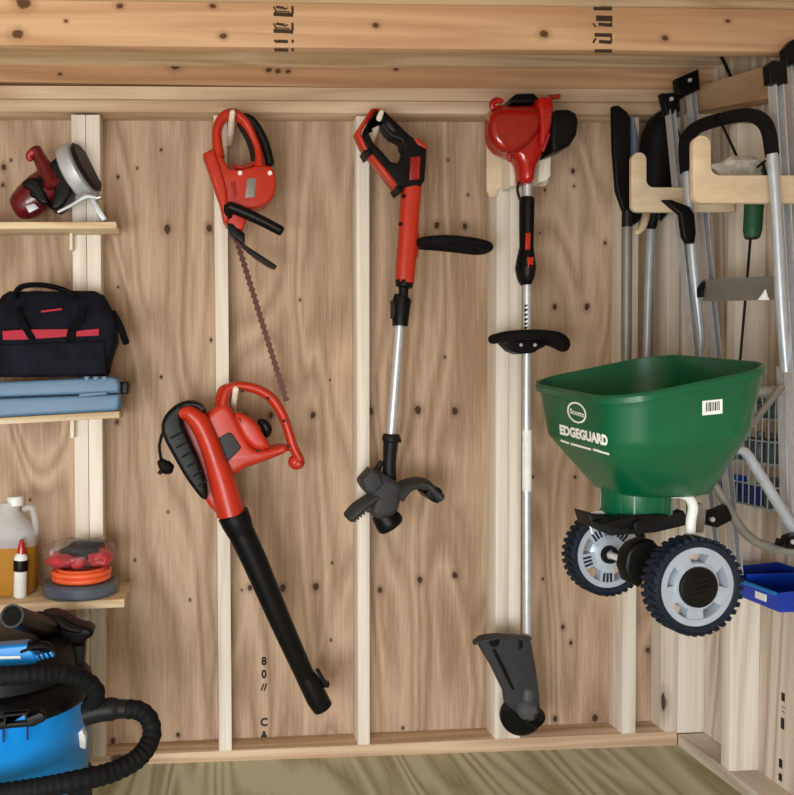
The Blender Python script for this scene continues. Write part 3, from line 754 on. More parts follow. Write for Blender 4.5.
# toothed blade: a bar with teeth on both sides
a, b = P(236, 238, YH), P(287, 403, YH); d = (b - a).normalized(); nn = Vector((-d.z, 0, d.x)); L = (b - a).length; q = MB()
out = []
nT = 27
for s_ in (1, -1):
    rng = range(nT) if s_ == 1 else range(nT - 1, -1, -1)
    for k in rng:
        u0, u1, u2 = (k + 0.05) / nT, (k + 0.42) / nT, (k + 0.72) / nT
        seq = [(u0, 0.0062), (u1, 0.0105), (u2, 0.0062)]
        if s_ == -1: seq.reverse()
        for u, w_ in seq: out.append(a + d * (u * L) + nn * (s_ * w_))
n_ = len(out)
q.add([p + Vector((0, -0.0015, 0)) for p in out] + [p + Vector((0, 0.0025, 0)) for p in out], [(i, (i + 1) % n_, n_ + (i + 1) % n_, n_ + i) for i in range(n_)])
tr = tessellate_polygon([[Vector((p.x, p.z, 0)) for p in out]])
for f in tr: q.f.append(tuple(f)); q.f.append(tuple(n_ + i for i in reversed(f)))
q.build('blade', M['steel_refl'], t, smooth=0)

# ================================================================== leaf blower
YB = 2.47
t = T('leaf_blower', 'orange red electric leaf blower hanging with its black tube pointing down right', 'leaf blower', P(240, 400, 2.6))
q = MB().slab([(206, 414), (222, 403), (228, 404), (234, 412), (243, 432), (252, 448), (262, 450), (288, 444), (290, 452), (262, 463), (243, 469), (230, 480), (222, 482), (205, 455), (199, 432)], YB - 0.03, 0.11, 6, seg=5, sm=1); q.build('motor_housing', M['red'], t)
q = MB().slab([(233, 413), (240, 412), (252, 418), (260, 427), (268, 442), (272, 448), (260, 451), (250, 446), (240, 432)], YB - 0.045, 0.05, 5, seg=4, sm=1); q.build('side_cover', M['red'], t)
q = MB(); stube(q, [(178, 414), (188, 413), (198, 421), (207, 438), (215, 460), (223, 484), (231, 514)], YB - 0.035, [5, 9, 10.5, 10.5, 11, 13.5, 14.5], n=26, flat=1.25); q.build('fan_duct', M['red'], t)
q = MB().slab([(180, 404), (190, 402), (204, 406), (210, 420), (216, 440), (226, 470), (232, 490), (244, 502), (247, 512), (240, 518), (222, 520), (205, 502), (190, 470), (176, 430)], YB + 0.0, 0.08, 5, seg=4, sm=1); q.build('fan_scroll', M['red'], t)
q = MB().slab([(160.5, 428), (163, 418), (170, 409), (180, 402.5), (192, 400), (203, 404), (208, 415), (196, 408), (184, 409), (181, 420), (190, 440), (200, 462), (207, 485), (208, 500), (202, 500), (194, 490), (184, 476), (174, 458), (164, 440)], YB - 0.055, 0.13, 4.5, seg=4, sm=1); q.build('intake_cover', M['black'], t)
q = MB()
for k in range(6):
    x, y = 171 + k * 5.6, 438 + k * 9.6
    stube(q, [(x, y), (x + 11 - k * 0.6, y - 6)], YB - 0.056, 1.0, n=8, round_caps=True)
q.build('intake_rib', M['black2'], t)
q = MB().slab([(214, 440.5), (228, 432.5), (232, 433), (241.5, 447), (240, 450), (227, 463), (224, 461)], YB - 0.0335, 0.01, 1.5); q.build('vent', M['dkgrey'], t)
q = MB(); stube(q, [(224, 414), (223, 404), (226, 392), (232, 387), (242, 386), (256, 389), (270, 397), (281, 412), (288, 430), (293, 446), (300, 460)], YB, [7, 5.6, 5, 4.6, 4.6, 5, 5.2, 5.2, 4.8, 5, 5], n=18, flat=1.5); q.build('handle', M['red'], t)
q = MB(); stube(q, [(219, 412), (219, 400), (221, 390), (228, 386)], YB + 0.012, [5, 3.6, 3, 3], n=12, flat=1.4); q.build('handle_post', M['red'], t)
q = MB().ell(P(296.5, 462, YB), (m_(8.6, YB), 0.022, m_(8, YB))); q.ell(P(299, 464, YB - 0.02), (m_(4, YB), 0.006, m_(4, YB))); q.build('handle_end', M['red'], t)
q = MB(); stube(q, [(255, 452), (270, 449), (284, 448), (291, 447)], YB, [6, 4, 3.4, 4], n=14, flat=1.4); q.build('lower_brace', M['red'], t)
q = MB(); stube(q, [(259, 421), (264, 424), (267, 430), (266, 436)], YB - 0.005, [3, 5, 5.4, 3], n=14, flat=1.4, round_caps=True); q.build('trigger', M['black'], t)
for x, y in ((195, 413), (242, 391), (268, 398), (284, 421), (288, 447), (226, 416), (258, 451)): MB().lathe([(0, -0.0015), (0.0045, -0.0015), (0.005, 0.003), (0, 0.003)], P(x, y, YB - 0.024 if y < 448 else YB - 0.03), (0, 1, 0), 12).build('screw', M['black2'], t)
q = MB(); stube(q, [(163, 432), (159.5, 445), (161, 458), (165, 463)], YB - 0.03, 1.6, n=8); q.build('cord', M['black'], t)
q = MB(); stube(q, [(160, 461), (166, 467), (171, 469)], YB - 0.03, [3.5, 7.5, 5.5], n=16, round_caps=True); q.tube([P(161, 471, YB - 0.03), P(159, 474, YB - 0.03)], m_(2, YB)); q.build('plug', M['black'], t)
q = MB(); stube(q, [(233, 514), (237, 523), (241, 533)], YB - 0.035, [16, 15.5, 13.5], n=28); stube(q, [(239, 528, YB - 0.035), (256, 564, YB - 0.03), (280, 620, YB - 0.02), (307, 680, YB)], None, [13.8, 13, 11.4, 9.6], n=28); q.build('blower_tube', M['black'], t)
q = MB(); stube(q, [(304, 674), (310, 684), (317, 698), (323, 708)], YB, [9.8, 11, 11.4, 10.4], n=24); q.slab([(316, 672), (320, 671), (327, 683), (330, 684), (329, 688), (324, 688)], YB - 0.01, 0.03, 1.2); q.build('nozzle', M['black'], t)

# ================================================================== battery string trimmer
YT = 2.49
t = T('string_trimmer', 'battery string trimmer with red shaft, black head and silver pole', 'string trimmer', P(375, 140, 2.6))
q = MB().slab([(376, 109), (384, 110), (396, 121), (409, 134), (419, 141), (427, 148), (426.5, 160), (425, 180), (421, 186), (405, 187), (398, 190), (396, 184), (386, 173), (371, 154), (367, 149), (362, 141), (365, 128)], YT - 0.03, 0.05, 2.2, seg=4,
              holes=([(368, 131), (375, 119), (382, 125), (387, 133), (392, 137), (401, 140), (404, 147), (402.5, 157), (397.5, 163), (390.5, 161), (384, 153), (374, 143)],)); q.build('grip_housing', M['black'], t)
q = MB().slab([(371.5, 108), (377, 107.5), (381, 109), (376, 111), (364, 127), (361, 133), (367, 146), (371, 153), (367, 154), (362, 146), (355.5, 132)], YT - 0.034, 0.05, 2, seg=3); q.build('spine_cover', M['red'], t)
q = MB().slab([(369, 155), (373, 153.5), (389, 172), (398, 185), (395, 188), (384, 174)], YT - 0.034, 0.05, 1.6, seg=3); q.build('lower_cover', M['red'], t)
q = MB().slab([(364, 150), (371, 147), (374, 153), (368, 157)], YT - 0.036, 0.075, 1.6); q.build('latch', M['black'], t); q = MB().slab([(395, 188), (401, 184), (404, 190), (399, 194)], YT - 0.036, 0.07, 1.6); q.build('latch', M['black'], t)
q = MB().slab([(413, 138), (420, 139), (428, 147), (426, 149), (418, 145)], YT - 0.031, 0.06, 1.2); q.build('top_cover', M['red'], t)
q = MB().slab([(410.5, 157), (421, 156), (420, 179), (409.5, 180)], YT - 0.0335, 0.01, 1.2)
for k in range(3): q.slab([(412 + k * 3, 158), (413.6 + k * 3, 158), (412.8 + k * 3, 178), (411.2 + k * 3, 178)], YT - 0.0355, 0.005, 0.4)
q.build('battery_mark', M['red2'], t)
q = MB(); stube(q, [(388, 140), (395, 141.5), (400, 145), (400, 152)], YT + 0.005, [1.2, 2.4, 2.8, 1.6], n=10, flat=2.2, round_caps=True); q.build('trigger', M['black2'], t)
q = MB().slab([(387, 122), (391, 124), (396, 131), (393, 131), (387, 126)], YT - 0.032, 0.006, 0.6); q.build('lock_button', M['dkgrey'], t)
q = MB(); stube(q, [(411.5, 186), (410, 205), (408, 235), (406, 262), (404.5, 283)], YT, [9.8, 9.6, 9.6, 9.6, 9.2], n=20, sq=3.0); q.build('upper_shaft', M['red'], t)
for x, y in ((404, 196), (400.5, 224), (398, 281), (403.5, 281)): MB().lathe([(0, -0.001), (0.0055, -0.001), (0.006, 0.003), (0, 0.003)], P(x, y, YT - 0.0285), (0, 1, 0), 12).build('screw', M['black'], t)
q = MB().slab([(416, 228), (420, 234), (419, 256), (414, 262)], YT - 0.01, 0.04, 2); q.build('handle_mount', M['red'], t)
# auxiliary loop handle, seen edge-on
c0 = P(420, 243.5, YT); 
q = MB(); pts = []
for (x, y, dy) in ((424, 243, -0.035), (440, 243, -0.055), (462, 245, -0.058), (480, 248, -0.045), (484, 249, 0.0), (480, 248, 0.045), (462, 245, 0.058), (440, 243, 0.055), (424, 243, 0.035), (420, 243, 0.0)):
    pts.append(P(x, y, YT) + Vector((0, dy, 0)))
sp = spline(pts + [pts[0]], 5)[:-1]
q.tube(sp, m_(7.0, YT), n=16, closed=True, flat=0.7, ref=(0, 0, 1)); q.build('auxiliary_handle', M['foam'], t)
q = MB(); stube(q, [(404.5, 283), (404, 287), (403.6, 288), (403.2, 296), (402.8, 297), (402, 299), (400, 326)], YT, [8.8, 8.6, 5, 5, 9, 9.6, 7.8], k=1, n=20); q.slab([(393, 300), (397, 300), (396, 318), (393, 318)], YT - 0.02, 0.04, 1.2); q.build('pole_lock', M['black'], t)
q = MB(); stube(q, [(400, 322), (391, 437)], YT, [4.6, 4.6], k=1, n=18); q.build('pole', M['alu'], t)
q = MB(); stube(q, [(391.5, 434), (391.3, 437), (391, 441), (390.5, 442), (389.5, 462), (389, 482)], YT, [8, 9.4, 9.4, 7.6, 6.6, 7.4], k=1, n=20); stube(q, [(382, 461), (377, 470), (374, 480)], YT, [2.5, 3.5, 4], n=12); q.slab([(396, 437), (402, 440), (401, 443), (396, 442)], YT - 0.01, 0.02, 0.8); q.build('pole_socket', M['black2'], t)
q = MB().slab([(374, 474), (380, 470), (391, 478), (398, 482), (404, 486), (402, 500), (398, 514), (388, 519), (377, 520), (370, 512), (376, 500), (366, 492), (361, 481)], YT - 0.055, 0.11, 7, seg=5, sm=1); q.build('motor_head', M['dkgrey'], t)
q = MB().slab([(362, 480), (372, 469), (380, 474), (384, 484), (374, 495), (366, 492)], YT - 0.065, 0.08, 3, seg=3); q.build('motor_cap', M['dkgrey'], t)
q = MB(); stube(q, [(396, 497), (404, 487), (415, 483), (424, 484), (431, 491), (437, 497)], YT - 0.01, [7, 6.5, 5.8, 5.8, 6.4, 7], n=18, flat=3.2); q.build('debris_guard', M['dkgrey'], t)
q = MB().slab([(431, 486), (440, 488), (443, 491), (439, 504), (432, 501), (426, 494)], YT - 0.06, 0.12, 2); q.build('guard_lip', M['black'], t)
q = MB(); stube(q, [(376, 496), (366, 502), (357, 509), (349, 517)], YT - 0.02, [6, 6.4, 7, 6.4], n=18, flat=2.2, round_caps=True); q.build('edge_guide', M['dkgrey'], t)
q = MB()
for k in range(6):
    u = k / 5; x, y = 366 - 15 * u, 504 + 12 * u; stube(q, [(x - 1, y - 1), (x + 4.5, y + 5.5)], YT - 0.05, 1.2, n=8, round_caps=True)
q.build('guide_rib', M['midgrey'], t)
ax = (P(399, 534, YT) - P(385, 514, YT)).normalized()
q = MB().lathe([(0, -0.03), (0.036, -0.03), (0.04, -0.01), (0.042, 0.0), (0.043, 0.012), (0.038, 0.02), (0, 0.02)], P(388, 521, YT), ax, 32); q.build('spool_cap', M['black'], t)

# ================================================================== petrol string trimmer on its fork
YG = 2.47
fk = T('trimmer_fork', 'pale wooden fork bracket carrying the petrol trimmer', 'bracket', P(515, 190, 2.6))
MB().slab([(497, 100), (549, 100), (549, 182), (546, 186), (526, 187), (503, 187), (498.5, 190), (497, 197), (490, 197), (487, 190), (487, 150), (490, 104)], 2.588, 0.0115, 1.2).build('back_plate', M['birch'], fk)
for (pl) in ([(509.5, 156), (513, 152.5), (518, 152.5), (520.5, 156), (520, 180), (516, 186), (511, 186)], [(540, 154), (543, 152), (549, 152), (551.5, 155), (551, 176), (547, 181), (539, 182), (538, 178)]):
    MB().slab(pl, 2.51, 0.077, 1.5).build('prong', M['peg'], fk)
t = T('petrol_trimmer', 'long petrol string trimmer with glossy red engine and silver shaft', 'string trimmer', P(526, 180, 2.6))
q = MB().slab([(492, 112), (496, 104), (503, 101), (509, 104), (533, 103), (544, 104), (555, 110), (556, 125), (551, 142), (543, 156), (538, 166), (536.5, 182), (523.5, 182), (522.5, 165), (519, 156), (509, 153), (497, 146), (491, 132)], YG - 0.05, 0.085, 9, seg=6, sm=1); q.build('engine_cover', M['redgas'], t)
q = MB().slab([(491, 114), (497, 107), (523, 105), (539, 107), (543, 113), (542, 128), (533, 142), (521, 151), (509, 152), (497, 145), (490.5, 130)], YG - 0.075, 0.05, 7, seg=6, sm=1); q.build('fuel_tank', M['redtank'], t)
q = MB(); stube(q, [(493, 109, YG - 0.05), (492, 104, YG - 0.05), (496, 100.5, YG - 0.05), (502, 101.5, YG - 0.05)], None, [2.5, 3.2, 3.2, 2.5], n=14, round_caps=True); q.build('shoulder_cap', M['redgas'], t)
q = MB().slab([(511, 103), (512, 97), (517, 93), (534, 92.5), (539, 97), (541, 103)], YG - 0.04, 0.09, 3, seg=4); q.build('top_cover', M['black'], t)
q = MB().slab([(538, 98), (545, 95), (553, 97), (555, 106), (552, 128), (546, 148), (541, 150), (541, 120)], YG - 0.075, 0.12, 4, seg=4, sm=1); q.build('starter_cover', M['redgas'], t)
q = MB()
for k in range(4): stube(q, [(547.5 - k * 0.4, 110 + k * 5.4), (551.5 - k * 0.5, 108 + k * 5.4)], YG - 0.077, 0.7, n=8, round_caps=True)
stube(q, [(549.5, 134), (543, 151)], YG - 0.079, [0.8, 1.4], n=8, round_caps=True); q.build('painted_highlight', M['pink'], t)  # pink strips stand for highlights on the red starter cover
q = MB(); stube(q, [(549, 97), (554, 97), (559, 96.5)], YG - 0.03, [2.4, 2.4, 2.8], n=12, round_caps=True); q.build('fuel_bulb', M['red2'], t)
q = MB().slab([(552, 112), (558, 108.5), (570, 108.5), (577, 112), (579.5, 120), (578, 134), (571, 145), (560, 150), (553, 152), (551, 140)], YG - 0.07, 0.11, 5, seg=4); q.build('air_filter_cover', M['black'], t)
q = MB(); stube(q, [(509, 154, YG - 0.05), (510, 161, YG - 0.05)], None, [2.6, 2], n=10, round_caps=True); q.build('drain_stub', M['red2'], t)
q = MB(); stube(q, [(527.5, 180), (526.5, 440), (527, 698)], YG, [4.4, 4.4, 4.4], k=1, n=20); q.build('shaft', M['alu'], t)
q = MB(); stube(q, [(519, 182, YG - 0.03), (517.5, 190, YG - 0.03), (520, 200, YG - 0.03)], None, 1.5, n=8); q.build('throttle_cable', M['black'], t)
q = MB(); stube(q, [(527, 198), (526.8, 202), (526.6, 225), (526.5, 246), (525.8, 258), (525.6, 268), (525.8, 278), (526, 285)], YG, [6.4, 7.2, 7, 6.6, 8.5, 9.8, 8.2, 5], n=22, flat=1.4); q.build('throttle_grip', M['black'], t)
q = MB().slab([(526, 233), (531, 232.5), (530.6, 249), (525.6, 250)], YG - 0.031, 0.006, 0.8); q.build('grip_label', M['red'], t)
q = MB().slab([(527.5, 257), (534, 257), (533, 268), (528, 268)], YG - 0.0385, 0.006, 0.8); q.build('stop_switch', M['red'], t)
# shaft lettering: worn black characters running down the pole
q = MB(); pos = [(y, h) for y, h in ((305, 2.2), (309, 3.2), (314, 2.6), (318.5, 3.0), (323, 2.4), (327, 2.6))]
for y, h in pos:
    q.slab([(524.6, y), (527.8, y - 0.6), (527.4, y + h * 0.5), (524.8, y + h * 0.9)], YG - m_(4.9, YG), 0.003, 0.2, seg=1)
q.build('lettering', M['stampd'], t)
q = MB(); stube(q, [(527, 430), (526.9, 491)], YG, [4.9, 4.9], k=1, n=20); q.build('shaft_label', M['label'], t)
# loop handle, wide across the shaft
q = MB(); up = []
for (x, y, dy) in ((493, 339, 0.0), (498, 337, -0.06), (512, 336, -0.088), (530, 336, -0.092), (546, 338, -0.085), (558, 343, -0.05), (563, 347.5, 0.0), (556, 342, 0.03), (545, 338.5, 0.045), (528, 337, 0.048), (508, 337.5, 0.045), (497, 339, 0.03)):
    up.append(P(x, y, YG - 0.01) + Vector((0, dy, 0)))
sp = spline(up + [up[0]], 5)[:-1]
q.tube(sp, m_(4.8, 2.4), n=16, closed=True, flat=1.0, ref=(0, 0, 1)); q.build('loop_handle', M['foam'], t)
q = MB().slab([(502, 341), (520, 339), (538, 339), (550, 342), (545, 347), (540, 349), (534, 353), (520, 354), (512, 351), (507, 346)], YG - 0.035, 0.06, 2.5, seg=3); q.build('handle_clamp', M['black'], t)
for x in (521, 535): MB().lathe([(0, -0.001), (0.005, -0.001), (0.005, 0.003), (0, 0.003)], P(x, 345, YG - 0.036), (0, 1, 0), 12).build('clamp_bolt', M['alu'], t)
# lower guard, gear head and line head
q = MB().slab([(478, 641), (482, 638), (489, 636.5), (500, 635.5), (522, 637), (531, 639), (536, 665), (540, 695), (541, 712), (520, 716), (507, 705), (505, 693), (493, 668), (482, 650)], YG - 0.03, 0.035, 3, seg=4); q.build('guard', M['dkgrey'], t)
q = MB().slab([(475, 645.5), (476, 642), (500, 636.5), (532, 638), (532, 640.5), (500, 639)], YG - 0.05, 0.03, 1.2); q.build('guard_lip', M['dkgrey'], t)
q = MB(); stube(q, [(494, 650), (503, 668), (513, 689)], YG - 0.032, [1.6, 1.8, 1.4], n=10, round_caps=True); q.lathe([(0, -0.004), (0.013, -0.004), (0.017, 0.002), (0, 0.003)], P(494.5, 642, YG - 0.03), (0, 1, 0), 20); q.slab([(519, 641), (523, 641), (523, 648), (519, 650)], YG - 0.034, 0.006, 0.8); q.build('guard_slot', M['black'], t)
q = MB().lathe([(0, -0.018), (0.05, -0.018), (0.062, -0.008), (0.063, 0.008), (0.05, 0.02), (0, 0.02)], P(521, 715.5, YG + 0.01), (0.12, 1, 0.12), 40); q.build('line_head', M['black'], t)
q = MB(); stube(q, [(527, 690), (527.5, 702), (527, 712)], YG - 0.02, [6, 7.5, 8], n=20, flat=1.0, round_caps=True); q.lathe([(0, -0.018), (0.018, -0.016), (0.028, -0.006), (0.032, 0.01), (0, 0.012)], P(529, 711, YG - 0.04), (0, 1, 0), 28); q.build('gear_head', M['midgrey'], t)
q = MB(); q.lathe([(0.024, -0.0515), (0.03, -0.05), (0.03, -0.044), (0.024, -0.044)], P(529, 711, YG), (0, 1, 0), 28, True); q.lathe([(0, -0.06), (0.008, -0.058), (0.009, -0.045), (0, -0.045)], P(529, 709, YG), (0, 1, 0), 16); q.build('gear_cap', M['black2'], t)

# ================================================================== shovels and hooks in the right corner
YW = 2.44
t = spd = T('spade', 'black spade hanging upside down with grey shaft, left of the plywood hooks', 'spade', P(627, 215, 2.6))
def curved(left, right, Y, depth, th=0.004):
    """a dished sheet between two edges given in the photo"""
    q = MB(); n = 8; front = []; back = []
    for (a, b) in zip(left, right):
        A, B = P(a[0], a[1], Y), P(b[0], b[1], Y)
        for k in range(n + 1):
            u = k / n; p = A + (B - A) * u + Vector((0, -depth * (1 - (2 * u - 1) ** 2), 0))
            front.append(p); back.append(p + Vector((0, th, 0)))
    m = len(left); N = len(front); f = []
    for i in range(m - 1):
        for k in range(n):
            a = i * (n + 1) + k
            f.append((a, a + 1, a + n + 2, a + n + 1)); f.append((N + a, N + a + n + 1, N + a + n + 2, N + a + 1))
    for i in range(m - 1):
        for k in (0, n):
            a = i * (n + 1) + k; f.append((a, a + n + 1, N + a + n + 1, N + a))
    for i in (0, m - 1):
        for k in range(n):
            a = i * (n + 1) + k; f.append((a, a + 1, N + a + 1, N + a))
    return q.add(front + back, f)
sp_ = MB().slab([(613, 106), (619, 105), (628, 112), (631, 119), (631, 180), (629, 210), (624, 210), (617, 190), (614, 150)], YW - 0.03, 0.02, 1.5, sm=0); sp_.build('blade', M['black'], t)
curved([(628, 116), (629, 140), (629, 175), (628, 205)], [(634, 121), (638.5, 138), (638, 165), (632, 205)], YW + 0.002, 0.012).build('blade_face', M['slate'], t)
q = MB(); stube(q, [(626, 186, YW - 0.02), (627, 205, YW - 0.015), (627, 226, YW)], None, [3.2, 4.8, 5.4], n=16); q.build('socket', M['black2'], t)
q = MB(); stube(q, [(627, 222), (626.5, 300), (626, 560)], YW, [5.2, 5.2, 5.0], k=1, n=18); q.build('shaft', M['greytube2'], t)

YR = 2.53
t = T('scoop_shovel', 'black round scoop shovel hanging upside down behind the spade', 'shovel', P(650, 215, 2.6))
curved([(656, 113), (648, 121), (642, 136), (639, 160), (639, 190), (645, 214), (650, 222)], [(662, 112), (672, 118), (681, 134), (683, 160), (680, 190), (668, 214), (660, 222)], YR, 0.035, 0.006).build('scoop', M['black'], t)
q = MB(); stube(q, [(655, 200, YR - 0.03), (653, 218, YR - 0.012), (651, 228, YR)], None, [5, 5.4, 5], n=16); q.build('socket', M['black'], t)
q = MB(); stube(q, [(651, 224), (648, 300), (645, 420)], YR, [3.9, 3.9, 3.9], k=1, n=16); q.build('shaft', M['greytube'], t)
q = MB().slab([(630, 186), (641, 190), (645, 214), (636, 225), (628, 225), (628, 200)], YW + 0.03, 0.02, 1.5, sm=1)
q.build('socket_collar', M['black'], spd)

q = MB(); stube(q, [(650, 196, 2.6), (647, 206, 2.5), (645.5, 218, 2.42), (642, 228, 2.40), (636, 233, 2.40)], None, [4, 4, 4, 3.6, 2.8], n=14, round_caps=True)
tag(q.build('wooden_hook', M['birch']), 'small curved pale wooden hook under the lower left plywood bracket', 'hook')


def lhook(poly, Y, th, label):
    o = MB().slab(poly, Y, th, 1.3, seg=3, sm=0).build('plywood_hook', M['birch'])
    return tag(o, label, 'hook', 'pale plywood L shaped hooks on the right wall')


def arc(cx_, cy_, r, a0, a1, n=6):
    return [(cx_ + r * math.cos(math.radians(a0 + (a1 - a0) * k / n)), cy_ + r * math.sin(math.radians(a0 + (a1 - a0) * k / n))) for k in range(n + 1)]


def lpoly(x0, x1, yt, ya, yb_, x2, r):
    rt = (x1 - x0) / 2
    return arc(x0 + rt, yt + rt, rt, 180, 360, 10) + arc(x1 + r, ya - r, r, 180, 90, 6) + [(x2, ya), (x2, yb_)] + arc(x0 + r, yb_ - r, r, 90, 180, 6)


lhook(lpoly(632, 647, 152, 187, 212, 735, 7), 2.317, 0.0175, 'farther pale plywood L hook, near the black spade')
lhook(lpoly(693.5, 711.5, 135, 175, 203, 833, 9), 1.9095, 0.018, 'nearer pale plywood L hook, under the black foam handle of the step stool')

# ================================================================== folded ladder against the right wall
def rail(a, b, w, d, name, parent, mat, holes=False):
    """aluminium channel between two points (photo x, y, depth)"""
    A, B = P(*a), P(*b); dv = (B - A).normalized(); q = MB()
    s1 = Vector((0, 1, 0)); s1 = (s1 - dv * s1.dot(dv)).normalized(); s2 = dv.cross(s1)
    g = 0.003; pr = [(-w / 2, -d / 2), (-w / 2 + g, -d / 2), (-w / 2 + g, d / 2 - g), (w / 2 - g, d / 2 - g), (w / 2 - g, -d / 2), (w / 2, -d / 2), (w / 2, d / 2), (-w / 2, d / 2)]
    r1 = [A + s2 * x + s1 * y for x, y in pr]; r2 = [B + s2 * x + s1 * y for x, y in pr]
    q.loft([r1, r2]); return q.build(name, mat, parent, smooth=0)


t = T('folding_ladder', 'folded aluminium ladder with black end caps against the right wall', 'ladder', P(700, 540, 2.4))
rail((669.5, 104, 2.42), (716, 575, 2.05), 0.018, 0.026, 'front_rail', t, M['alu'])
rail((690, 85, 2.50), (737, 575, 2.08), 0.018, 0.026, 'rear_rail', t, M['alu'])
rail((775.5, 78, 2.0), (808, 640, 1.75), 0.022, 0.028, 'front_rail', t, M['alu'])
rail((791.5, 55, 2.08), (815, 640, 1.80), 0.022, 0.028, 'rear_rail', t, M['alu'])
for pl, Y in (([(662, 93), (675, 92.5), (680, 95), (680.5, 111), (667, 114.5)], 2.40), ([(676.5, 78.5), (699, 68.5), (700.5, 89), (684, 96.5), (678.5, 94)], 2.47), ([(769, 64), (773, 60), (787, 61), (788.5, 83), (770.5, 83)], 1.975), ([(785.5, 48), (793, 39), (806, 39), (806, 63), (787, 64)], 2.05)):
    MB().slab(pl, Y, 0.026, 1.3).build('end_cap', M['black'], t)
for x, y, Y in ((671.5, 99, 2.398), (690, 80, 2.468)): MB().lathe([(0, -0.002), (0.0055, -0.002), (0.006, 0.002), (0, 0.003)], P(x, y, Y), (0, 1, 0), 14).build('rivet', M['alu'], t)
for (y0, dy) in ((394, 0),):
    a, b = P(692 + (y0 - 330) * 0.1, y0, 2.42 - (y0 - 104) * 0.00078), P(790 + (y0 - 330) * 0.05, y0 - 4, 2.0 - (y0 - 78) * 0.00045); q = MB()
    q.tube([a, b], 0.011, n=12, ref=(0, 0, 1)); q.build('rung', M['alumat'], t)
for (x, y, Y) in ((792, 189, 1.995), ): 
    q = MB(); stube(q, [(779, 188.5, Y - 0.02), (788, 188.8, Y - 0.02)], None, 1.2, n=8, round_caps=True); q.build('spreader_pin', M['black'], t)

# ================================================================== step stool with foam arch
t = T('step_stool', 'grey step stool with black foam arch handle hung over the nearer plywood hook', 'step stool', P(735, 120, 2.05))
def Yq(x): return 2.25 + (1.875 - 2.25) * (x - 686) / (775 - 686)
arch = [(686.5, 172), (685, 152), (687, 138), (698, 127), (720, 119.5), (745, 115), (760, 119), (768.5, 131), (772, 155)]
q = MB(); stube(q, [(x, y, Yq(x)) for x, y in arch], None, [6.2, 6.2, 6.6, 6.8, 6.8, 6.8, 7, 6.8, 6.6], n=18); q.build('foam_handle', M['foam'], t)
q = MB(); stube(q, [(687, 170, 2.25), (692, 250, 2.25), (699.5, 328, 2.25), (700, 345, 2.25), (697, 362, 2.25)], None, [4.4, 4.6, 4.8, 4.6, 4.2], n=16); q.build('side_tube', M['greytube'], t)
q = MB(); stube(q, [(772, 154, 1.875), (776, 210, 1.875), (781, 300, 1.875), (786, 372, 1.875)], None, [5.2, 5.2, 5.6, 5.6], n=16); q.build('side_tube', M['greytube'], t)
rail((697, 352, 2.26), (716, 545, 2.10), 0.016, 0.02, 'leg', t, M['alumat'])
lg = MB().slab([(784.5, 366), (793, 364), (797, 520), (797.5, 546), (789, 546), (788.5, 530)], 1.885, 0.03, 1.2); lg = lg.build('leg', M['alumat'], t)
for x, y in ((788.5, 386), (789, 400), (790.5, 424)): MB().lathe([(0, -0.0005), (0.0035, -0.0005), (0.0035, 0.002), (0, 0.002)], P(x, y, 1.8848), (0, 1, 0), 12).build('bolt_hole', M['black'], lg)
a, b = P(704, 290, 2.22), P(770, 288, 1.92)
q = MB().add([(x, y, z) for x in (a.x, a.x + 0.022) for (y, z) in ((2.225, P(704, 301, 2.22).z), (2.225, P(704, 279, 2.22).z), (1.915, P(771, 276, 1.92).z), (1.915, P(771, 300, 1.92).z))], [(0, 1, 2, 3), (4, 7, 6, 5), (0, 4, 5, 1), (1, 5, 6, 2), (2, 6, 7, 3), (3, 7, 4, 0)]); q.build('tread', M['greytube2'], t, smooth=0)
q = MB().slab([(701, 287), (707, 279), (711, 279), (704, 290), (704, 297), (701, 297)], 2.213, 0.02, 0.8); q.build('tread_end', M['black'], t)
q = MB().slab([(758, 300), (762, 295), (766, 289), (768, 296), (770, 300)], 1.905, 0.004, 0.5); q.build('torn_label', M['label'], t)
q = MB().slab([(664, 199.5), (672, 199.5), (690, 206.5), (695, 214), (696.5, 232), (695, 243), (688, 243), (684, 236), (681, 214)], 2.215, 0.02, 1.5); q.build('hinge_bracket', M['black'], t)
q = MB().slab([(694, 352), (701, 353), (699, 364), (692, 364)], 2.24, 0.02, 1.2); q.build('tube_end', M['alumat'], t)

# ================================================================== things hung behind the hooks
YQ = 2.08
t = T('hand_pump_tool', 'thin black rod with dark green grip hanging behind the nearer plywood hook', 'garden tool', P(755, 180, YQ))
q = MB(); stube(q, [(755, 168), (754, 205), (752.5, 231)], YQ, [8.8, 9, 8.8], n=20); stube(q, [(752.5, 231), (752, 238)], YQ, [8.8, 7], n=20); q.build('grip', M['dkgreen'], t)
q = MB(); stube(q, [(752, 232), (751.5, 239)], YQ, [6.4, 5.6], n=18); q.build('grip_end', M['black'], t)
q = MB(); stube(q, [(750.5, 238), (747, 280), (740, 362), (733, 440)], YQ, 1.3, n=8); q.build('rod', M['black'], t)
q = MB(); stube(q, [(721, 122, 2.12), (733, 148, 2.1), (746, 174, 2.06), (756, 168, 2.04), (765, 161, 2.0)], None, 1.3, n=8, round_caps=True)
stube(q, [(763, 163, 2.0), (766, 176, 2.0), (764, 184, 2.0)], None, 1.5, n=8, round_caps=True)
tag(q.build('strap', M['black']), 'thin black strap running behind the foam handle of the step stool', 'strap')
c = P(738, 168, 2.05)
o = lump(c, (0.062, 0.02, 0.028), 0.2, 11).build('plastic_bag', M['bag']); tag(o, 'crumpled clear plastic bag resting behind the nearer plywood hook', 'bag')

